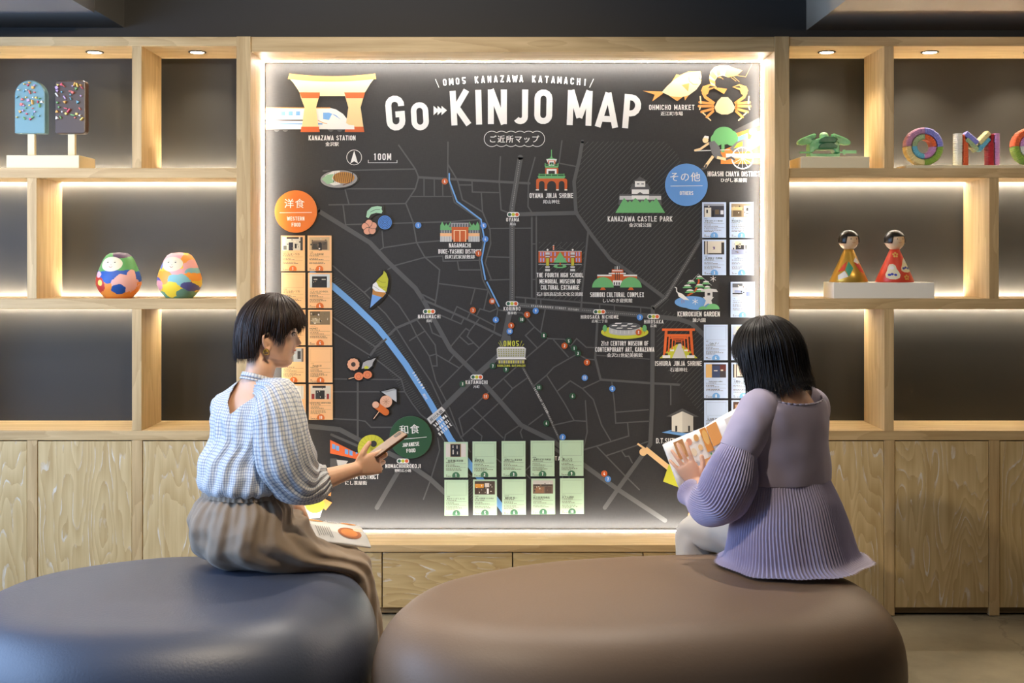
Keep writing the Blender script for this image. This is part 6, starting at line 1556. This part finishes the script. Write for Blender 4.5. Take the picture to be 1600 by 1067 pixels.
cloth('blouse', bodyA, m_check, tA, nu=300, nv=80, disp=dA, t0=tA0)
def dS(a, t, p):
    return .010*nzf(p, 11, 3)+.0038*sin(a*17+5*nzf(p, 7))*(1-abs(2*t-1)*.3)+.006*max(0, sin(a*8+6*nzf(p, 5, 9)))*max(0, t-.35)+(.004*sin(a*22) if t < .12 or t > .9 else 0)
def slv(path, radii, name, nu=110, nv=90): return cloth(name, tube_rings(path, radii, V3(0, 1, .05)), m_check, tA, nu=nu, nv=nv, disp=dS)
slv([W(408, 606, -.985), W(428, 618, -1.02), W(436, 650, -1.045), W(440, 690, -1.045), W(450, 724, -1.03), W(470, 750, -1.0), W(494, 753, -.975), W(510, 747, -.96), W(513.5, 746, -.958)],
    [.030, .062, .080, .088, .092, .082, .062, .038, .033], 'sleeve')
slv([shL+V3(.035, -.01, -.012), shL+V3(-.005, .005, -.022), shL.lerp(elL, .4), shL.lerp(elL, .8), elL+V3(.03, -.01, -.01), elL.lerp(wrL, .45), elL.lerp(wrL, .6)], [.050, .062, .068, .074, .07, .05, .032], 'sleeve', 70, 50)
# cuff frill and collar bands, tie string round the neck
for s_ in (-1, 1):
    pass
def band(name, pts, w_, m_, parent, th=.003, nrm=None):
    """flat strip along points"""
    vs = []; fs = []; P_ = [Vector(p) for p in pts]
    Q = [spline(P_, i/30) for i in range(31)]
    for i, p in enumerate(Q):
        t = (Q[min(30, i+1)]-Q[max(0, i-1)]).normalized(); n_ = Vector(nrm(p)).normalized(); s_ = t.cross(n_).normalized()
        vs += [p+s_*w_/2, p+s_*w_/2+n_*th, p-s_*w_/2+n_*th, p-s_*w_/2]
    for i in range(30):
        for q in range(4): fs.append((i*4+q, i*4+(q+1) % 4, (i+1)*4+(q+1) % 4, (i+1)*4+q))
    return mesh_obj(name, vs, fs, m_, parent, True, uvs=[[(0, 0), (.004, 0), (.004, .01), (0, .01)] for _ in fs])
ncp = nb+UP*.02
tie = []
for k in range(9):
    a = radians(-150+k*38); tie.append(ncp+Rt*.054*cos(a)+Ft*(.010+.057*sin(a))+UP*(.012-.040*(.5+.5*sin(a))))
band('neck_tie', tie, .014, m_check, tA, nrm=lambda p: Vector((p.x-ncp.x, p.y-ncp.y, .02)))
tie2 = [p+UP*-.012+Vector((p.x-ncp.x, p.y-ncp.y, 0))*.10 for p in tie]
band('neck_tie', tie2, .007, m_check, tA, nrm=lambda p: Vector((p.x-ncp.x, p.y-ncp.y, .02)))
# skirt
skA = [(V3(-.858, -.93, .690), Rt*.131, Ft*.105), (V3(-.858, -.93, .668), Rt*.137, Ft*.113), (V3(-.86, -.926, .630), Rt*.166, Ft*.142), (V3(-.866, -.918, .575), Rt*.12+Rd*.075, Ft*.165+V3(0, 0, .01)), (V3(-.835, -.905, .535), Rd*.200, Ld*.165+UP*.055),
       (V3(-.765, -.87, .490), Rd*.200, Ld*.095+UP*.068), (V3(-.69, -.825, .460), Rd*.182, Ld*.035+UP*.056), (V3(-.62, -.78, .428), Rd*.168, Ld*.035+UP*.052), (V3(-.565, -.735, .385), Rd*.158, Ld*.062+UP*.052), (V3(-.545, -.715, .31), Rd*.155, Ld*.076+UP*.01), (V3(-.535, -.70, .20), Rd*.145, Ld*.082), (V3(-.525, -.69, .10), Rd*.145, Ld*.090)]
def dK(a, t, p):
    g = .0045*sin(a*31+2.5*nzf(p, 8))*max(0, 1-t*2.2)
    f = .0075*sin(a*11+5*nzf(p, 4)+t*4)*min(1, t*4)*(1 if t < .75 else .8)
    return g+f+.014*nzf(p, 7, 2)*min(1, t*5)+.003*nzf(p, 30)
cloth('skirt', skA, m_skirt, tA, nu=170, nv=170, disp=dK)
wb = [(V3(-.858, -.93, .700), Rt*.134, Ft*.108), (V3(-.858, -.93, .667), Rt*.141, Ft*.117)]
cloth('waistband', wb, m_skirt, tA, nu=170, nv=10, disp=lambda a, t, p: .0022*sin(a*44+nzf(p, 20)*3)+.002)

# phone held in the hand
pc = LhA(.088, .040, .040)
pc = W(607, 694.5, -.885)
nP = V3(-.45, -.30, .86).normalized(); aP = V3(.77, .376, .505); aP = (aP-nP*aP.dot(nP)).normalized(); wP = nP.cross(aP).normalized()
tp_ = thing('smartphone', pc, 'dark smartphone with brown reflecting screen in the left woman\'s hand', 'phone')
def rbox(c, a, w_, n_, la, lw, ln, r=.008, k=5):
    pts = []
    for ca, cw, a0 in ((la/2-r, lw/2-r, 0), (-la/2+r, lw/2-r, 90), (-la/2+r, -lw/2+r, 180), (la/2-r, -lw/2+r, 270)):
        pts += [(ca+r*cos(radians(a0+90*i/k)), cw+r*sin(radians(a0+90*i/k))) for i in range(k+1)]
    n = len(pts); vs = [c+a*u+w_*v-n_*ln/2 for u, v in pts]+[c+a*u+w_*v+n_*ln/2 for u, v in pts]
    return MB().add(vs, [tuple(range(n))[::-1], tuple(range(n, 2*n))]+[(i, (i+1) % n, n+(i+1) % n, n+i) for i in range(n)])
rbox(pc, aP, wP, nP, .128, .066, .0078).build('case', mat('phone_case', (92, 62, 44), .3, metal=.3), tp_, bevel=.0015)
rbox(pc+nP*.0041, aP, wP, nP, .122, .061, .0006, .006).build('screen', mat('phone_screen', (120, 92, 72), .3, spec=.35), tp_)  # brown reflection put into the screen's base colour
rbox(pc+nP*.0046+aP*.045+wP*.012, aP, wP, nP, .026, .022, .0006, .006).build('camera_island', M['black'], tp_)

# printed pages -------------------------------------------------------
def page_print(name, parent, c, e1, e2, n_, items, lift=.0006):
    vs, fs, fm, cols = [], [], [], []
    for q, (u0, v0, u1, v1, col, kind) in enumerate(items):
        o = c+n_*(lift+.00005*q); k = len(vs)
        if kind == 'o':
            K = 20; vs += [o+e1*((u0+u1)/2+(u1-u0)/2*cos(2*pi*i/K))+e2*((v0+v1)/2+(v1-v0)/2*sin(2*pi*i/K)) for i in range(K)]; fs.append(tuple(range(k, k+K)))
        else:
            vs += [o+e1*u0+e2*v0, o+e1*u1+e2*v0, o+e1*u1+e2*v1, o+e1*u0+e2*v1]; fs.append((k, k+1, k+2, k+3))
        if col not in cols: cols.append(col)
        fm.append(cols.index(col))
    mesh_obj(name, vs, fs, None, parent, mats=[cmat(c_) for c_ in cols], fm=fm)
def text_lines(u0, u1, v0, v1, n, seed=0):
    r_ = random.Random(seed); out = []
    for i in range(n):
        v = v0+(v1-v0)*i/n; out.append((u0, v, u1-r_.uniform(0, .3)*(u1-u0), v+(v1-v0)/n*.38, (170, 168, 165), 'r'))
    return out
BRD, BR2, BR3 = (214, 150, 84), (232, 178, 110), (176, 104, 58)
def curved_page(name, parent, c, e1, e2, n_, bulge, thick, m_):
    """a block of leaves whose top face bulges"""
    vs = []; fs = []; K, J = 14, 4
    for lay in (0, 1):
        for j in range(J+1):
            for i in range(K+1):
                u = i/K; h_ = bulge*sin(pi*u**.8)*(1 if lay else 1); vs.append(c+e1*u+e2*(j/J)+n_*(h_-(0 if lay else thick)))
    n1 = (K+1)*(J+1)
    for j in range(J):
        for i in range(K):
            a = j*(K+1)+i; fs.append((a, a+1, a+K+2, a+K+1)); fs.append((n1+a, n1+a+K+1, n1+a+K+2, n1+a+1))
    for i in range(K): fs.append((i, n1+i, n1+i+1, i+1)); a = J*(K+1)+i; fs.append((a, a+1, n1+a+1, n1+a))
    for j in range(J): a = j*(K+1); fs.append((a, a+K+1, n1+a+K+1, n1+a)); a += K; fs.append((a, n1+a, n1+a+K+1, a+K+1))
    return mesh_obj(name, vs, fs, m_, parent, True)
def flat_book(label, name, TLn, e1, e2, e2b, thick, near_items, far_items, bulge=.004):
    """two leaf blocks meeting along the gutter that runs from TLn along e1"""
    t = thing(name, TLn, label, 'magazine')
    nn = e1.cross(e2).normalized(); nn = nn if nn.z > 0 else -nn
    nb_ = e1.cross(e2b).normalized(); nb_ = nb_ if nb_.z > 0 else -nb_
    curved_page('pages', t, TLn, e2, e1, nn, bulge, thick, m_page); curved_page('pages', t, TLn, e2b, e1, nb_, bulge, thick, m_page)
    page_print('page_print', t, TLn, e2, e1, nn, near_items, lift=bulge+.0008); page_print('page_print', t, TLn, e2b, e1, nb_, far_items, lift=bulge+.0008)
    return t
g0, g1 = W(448, 812, -.815), W(566, 826, -.675); n0, n1 = W(462, 838, -.90), W(578, 857, -.775)
f0 = W(440, 806, -.71)
e1 = g1-g0; e2 = ((n0-g0)+(n1-g1))/2; e2b = (f0-g0)*.9
near = [(.12, .62, .72, .93, BR3, 'o'), (.2, .66, .62, .88, (224, 140, 70), 'o'), (.12, .84, .3, .97, (236, 214, 190), 'o')]+text_lines(.15, .85, .08, .30, 9)+text_lines(.2, .8, .34, .54, 7, 3)
far = [(.2, .28, .7, .5, BRD, 'o'), (.3, .32, .6, .44, BR2, 'o'), (.25, .74, .75, .95, BRD, 'o'), (.4, .78, .6, .9, BR3, 'o')]+text_lines(.2, .8, .55, .68, 5, 5)
flat_book('open magazine with pastry photos lying on the taupe skirt', 'magazine', g0, e1, e2, e2b, .006, near, far)

# ================================================================ woman in the lavender blouse (right pouf)
tB = thing('person', (.91, -.87, PH), 'black-haired woman in pleated lavender blouse and pale trousers seated right, seen from behind', 'person', 'women seated on the poufs')
Rb, Fb = V3(.8, .6, 0), V3(-.6, .8, 0)
XB = frame(W(1194, 560, -.845), radians(143), radians(18), 0, .95)
b = MB(); build_head(b, XB); build_ear(b, XB, 1); build_ear(b, XB, -1)
nbB = V3(.885, -.895, 1.0)
solid(b, [(nbB-UP*.03, Rb*.062, Fb*.056), (nbB+UP*.015, Rb*.05, Fb*.05), (nbB+V3(-.02, .015, .05), Rb*.047, Fb*.049), (XB(V3(-.03, 0, -.06)), Rb*.047, Fb*.05), (XB(V3(-.02, 0, -.02)), Rb*.05, Fb*.055)], 28, 18)
shB = nbB+V3(.0, -.005, -.055)
solid(b, [(nbB+UP*.012, Rb*.055, Fb*.048), (nbB-UP*.018, Rb*.105, Fb*.058), (shB, Rb*.140, Fb*.072), (shB-UP*.06, Rb*.150, Fb*.092), (shB-UP*.15, Rb*.14, Fb*.096), (V3(.90, -.885, .73), Rb*.12, Fb*.088), (V3(.905, -.88, .65), Rb*.125, Fb*.09), (V3(.91, -.875, .58), Rb*.155, Fb*.12), (V3(.91, -.87, .52), Rb*.16, Fb*.13), (V3(.91, -.87, .475), Rb*.12, Fb*.10)], 36, 40)
sL, sR = shB-Rb*.135, shB+Rb*.135
elB, wrB = V3(.665, -.995, .69), W(1090, 757, -.80)
sausage(b, [(sL, .038), (sL.lerp(elB, .5), .036), (elB, .033), (elB.lerp(wrB, .4), .033), (wrB, .0225)])
elC, wrC = V3(1.0, -.60, .70), V3(.82, -.50, .74)
sausage(b, [(sR, .046), (sR.lerp(elC, .5), .040), (elC, .033), (elC.lerp(wrC, .4), .033), (wrC, .0225)])
knL, knR = V3(.668, -.60, .480), V3(.83, -.50, .49)
for hp, kn, an in ((V3(.84, -.90, .535), knL, V3(.62, -.50, .085)), (V3(.98, -.83, .535), knR, V3(.80, -.42, .085))):
    sausage(b, [(hp, .07), (hp.lerp(kn, .5), .062), (kn, .048), (kn.lerp(an, .3), .046), (an, .03)]); sausage(b, [(an-UP*.03, .032), (an+Fb*.07-UP*.05, .028), (an+Fb*.13-UP*.062, .02)])
hand(b, wrB, (-.50, .12, .80), (.12, .95, -.05), (.80, -.1, .5), ((6, 16, 10), (2, 14, 10), (4, 14, 10), (8, 18, 12)), ((.035, .042, .0), (.055, .058, .002), (.078, .068, .006)), .90, spread=.16)
hand(b, wrC, (-.8, .1, .4), (-.1, -.8, .2), (.2, .1, .9), ((30, 30, 20),)*4, ((.04, .03, .012), (.06, .04, .02), (.08, .04, .025)), .9)
remesh(b, 'body', m_skin2, tB, .0029, 3)
head_parts(XB, tB, 1)
def zB(phi):
    d = math.degrees(wrap(phi)); return interp([(0, .045), (36, .03), (52, .0), (62, -.05), (72, -.15), (95, -.138), (120, -.112), (150, -.100), (180, -.098)], d)
def flB(v, phi, q, ze):
    v = v.copy()
    if q > 0:
        k = q**3*.024; v.x -= k*(-cos(phi)*-1)*-1*0; v += Vector((cos(phi), sin(phi), 0))*k*(1 if wrap(phi) > 1.2 else -.1)
    return v
def gvB(v, q): return v
XBh = frame(W(1199, 558, -.845), radians(143), radians(9))
hair_mesh('hair', XBh, zB, m_hairB, tB, n=1900, rad=(.118, .105, .122), flare=flB, seed=9, vol=.010, bulk=.5, ragged=1.8)
# blouse: smooth yoke
yk = [(V3(.905, -.885, .985), Rb*.112, Fb*.082), (V3(.90, -.885, .972), Rb*.140, Fb*.092), (V3(.893, -.888, .945), Rb*.172, Fb*.104), (V3(.888, -.888, .895), Rb*.184, Fb*.116), (V3(.888, -.886, .84), Rb*.178, Fb*.122), (V3(.893, -.884, .78), Rb*.166, Fb*.122), (V3(.90, -.88, .705), Rb*.160, Fb*.120)]
def tB0(a):
    d = abs(((math.degrees(a)+90) % 360)-(0 if ((math.degrees(a)+90) % 360) < 180 else 360)); return max(0, .25*(1-(d/85)**2)) if d < 85 else 0.0
def dY(a, t, p): return .010*nzf(p, 6)*t+.004*nzf(p, 14, 4)+.005*sin(a*2+t*9)*t*(1-t)
cloth('blouse_yoke', yk, m_lav, tB, nu=110, nv=60, disp=dY, t0=tB0, th=.003)
# neckline binding
nl = []
for k in range(41):
    a = 2*pi*k/40; t = tB0(a); C_ = [Vector(r[0]) for r in yk]; U_ = [Vector(r[1]) for r in yk]; V_ = [Vector(r[2]) for r in yk]
    nl.append(spline(C_, t)+spline(U_, t)*cos(a)+spline(V_, t)*sin(a))
mb = MB()
for p, q in zip(nl, nl[1:]): mb.cyl(p, q, .0035, n=8)
mb.build('neckline', m_lav, tB, smooth=True)
# upper sleeves (smooth)
def sleeveB(path, radii, name, m_, disp, nu=90, nv=60, th=.002): return cloth(name, tube_rings(path, radii, V3(0, 1, .05)), m_, tB, nu=nu, nv=nv, disp=disp, th=th)
dU = lambda a, t, p: .006*nzf(p, 9)+.003*nzf(p, 20, 4)
sleeveB([W(1208, 626, -.90), W(1189, 640, -.955), W(1175, 664, -.985), W(1161, 690, -1.0), W(1153, 706, -1.005)], [.055, .068, .068, .064, .060], 'upper_sleeve', m_lav, dU)
def pleat(nf, amp, amp2=0):
    def f(a, t, p):
        env = min(1, .35+t*3)*min(1, .35+(1-t)*4)
        return amp*env*abs((a*nf/pi+.8*nzf(p, 6)*2) % 2-1)*1.0*2-amp+amp2*nzf(p, 7, 3)
    return f
sleeveB([W(1156, 702, -1.005), W(1150, 722, -1.01), W(1140, 750, -1.01), W(1127, 776, -.99), W(1104, 784, -.94), W(1084, 775, -.88), W(1074, 768, -.85)], [.058, .068, .083, .088, .066, .036, .044], 'pleated_sleeve', m_lavp, pleat(56, .0030, .014), nu=620, nv=80, th=0)
sleeveB([sR+V3(-.03, -.01, .02), sR, sR.lerp(elC, .5), elC, elC.lerp(wrC, .4)], [.045, .062, .075, .07, .05], 'upper_sleeve', m_lav, dU, 60, 40)
sleeveB([sR.lerp(elC, .5), elC+V3(0, 0, -.01), elC.lerp(wrC, .4), elC.lerp(wrC, .85)], [.078, .09, .075, .03], 'pleated_sleeve', m_lavp, pleat(40, .0025, .008), nu=240, nv=40, th=0)
# pleated peplum spreading on the seat
pe = [(V3(.90, -.88, .712), Rb*.159, Fb*.119), (V3(.90, -.88, .69), Rb*.166, Fb*.127), (V3(.903, -.882, .64), Rb*.186, Fb*.146), (V3(.906, -.885, .57), Rb*.212, Fb*.165), (V3(.910, -.888, .51), Rb*.226, Fb*.180), (V3(.913, -.892, .468), Rb*.238, Fb*.194), (V3(.916, -.90, .453), Rb*.258, Fb*.218), (V3(.918, -.905, .451), Rb*.268, Fb*.230)]
def dP(a, t, p):
    env = .25+t*1.1
    tri = abs((a*108/pi+1.6*nzf(p, 5)) % 2-1)*2-1
    return .0042*env*tri+.034*t*t*nzf(Vector((cos(a)*2.2, sin(a)*2.2, .0)), 1, 3)+.010*t*sin(a*7+2*nzf(p, 3))*(1-.5*t)
cloth('peplum', pe, m_lavp, tB, nu=1540, nv=60, disp=dP, th=0)
# trousers
def dT(a, t, p): return .005*nzf(p, 9)+.003*sin(a*5+t*14)
for hp, kn, an in ((V3(.86, -.90, .53), knL, V3(.63, -.51, .10)), (V3(.97, -.84, .53), knR, V3(.81, -.42, .10))):
    cloth('trouser_leg', tube_rings([hp, hp.lerp(kn, .5)+UP*.006, kn+(hp-kn)*.12+UP*.004, kn+V3(-.012, .012, -.02), kn.lerp(an, .35), kn.lerp(an, .7), an], [.085, .080, .074, .072, .074, .076, .08], V3(.8, .6, 0)), m_trouser, tB, nu=60, nv=60, disp=dT)
# open book in her hands
TL = W(1036, 694, -.70); e1 = V3(.150, .055, .052); e2 = V3(.048, -.055, -.138)
nn = e2.cross(e1).normalized(); nn = nn if nn.y < 0 else -nn
tK = thing('magazine', TL, 'open magazine with food photos held up by the right-hand woman', 'magazine')
curved_page('pages', tK, TL, e1, e2, nn, .006, .008, m_page)
e1r = V3(.125, -.035, .080); nr = e2.cross(e1r).normalized(); nr = nr if nr.y < 0 else -nr
curved_page('pages', tK, TL+e1, e1r, e2, nr, .012, .008, m_page)
ph = [(.20, .06, .42, .46, (190, 140, 90), 'r'), (.24, .12, .38, .4, (214, 170, 120), 'o'), (.47, .10, .60, .26, (226, 160, 130), 'o'), (.66, .08, .77, .24, (220, 170, 100), 'o'), (.50, .34, .62, .52, (236, 220, 190), 'o'), (.68, .32, .78, .46, (232, 196, 140), 'o'), (.84, .02, .99, .55, (222, 150, 70), 'r'), (.86, .06, .98, .4, (236, 190, 110), 'o'), (.62, .66, .98, .98, (214, 156, 100), 'r'), (.7, .7, .9, .9, (240, 200, 150), 'o'), (.88, .58, .92, .63, (70, 150, 90), 'o')]+text_lines(.2, .55, .58, .9, 9, 2)
page_print('page_print', tK, TL, e1, e2, nn, ph, lift=.0072)
page_print('page_print', tK, TL+e1, e1r, e2, nr, [(.04, .04, .3, .5, (222, 150, 70), 'r'), (.5, .1, .9, .4, (228, 220, 210), 'r')]+text_lines(.4, .9, .5, .9, 9, 4), lift=.0132)
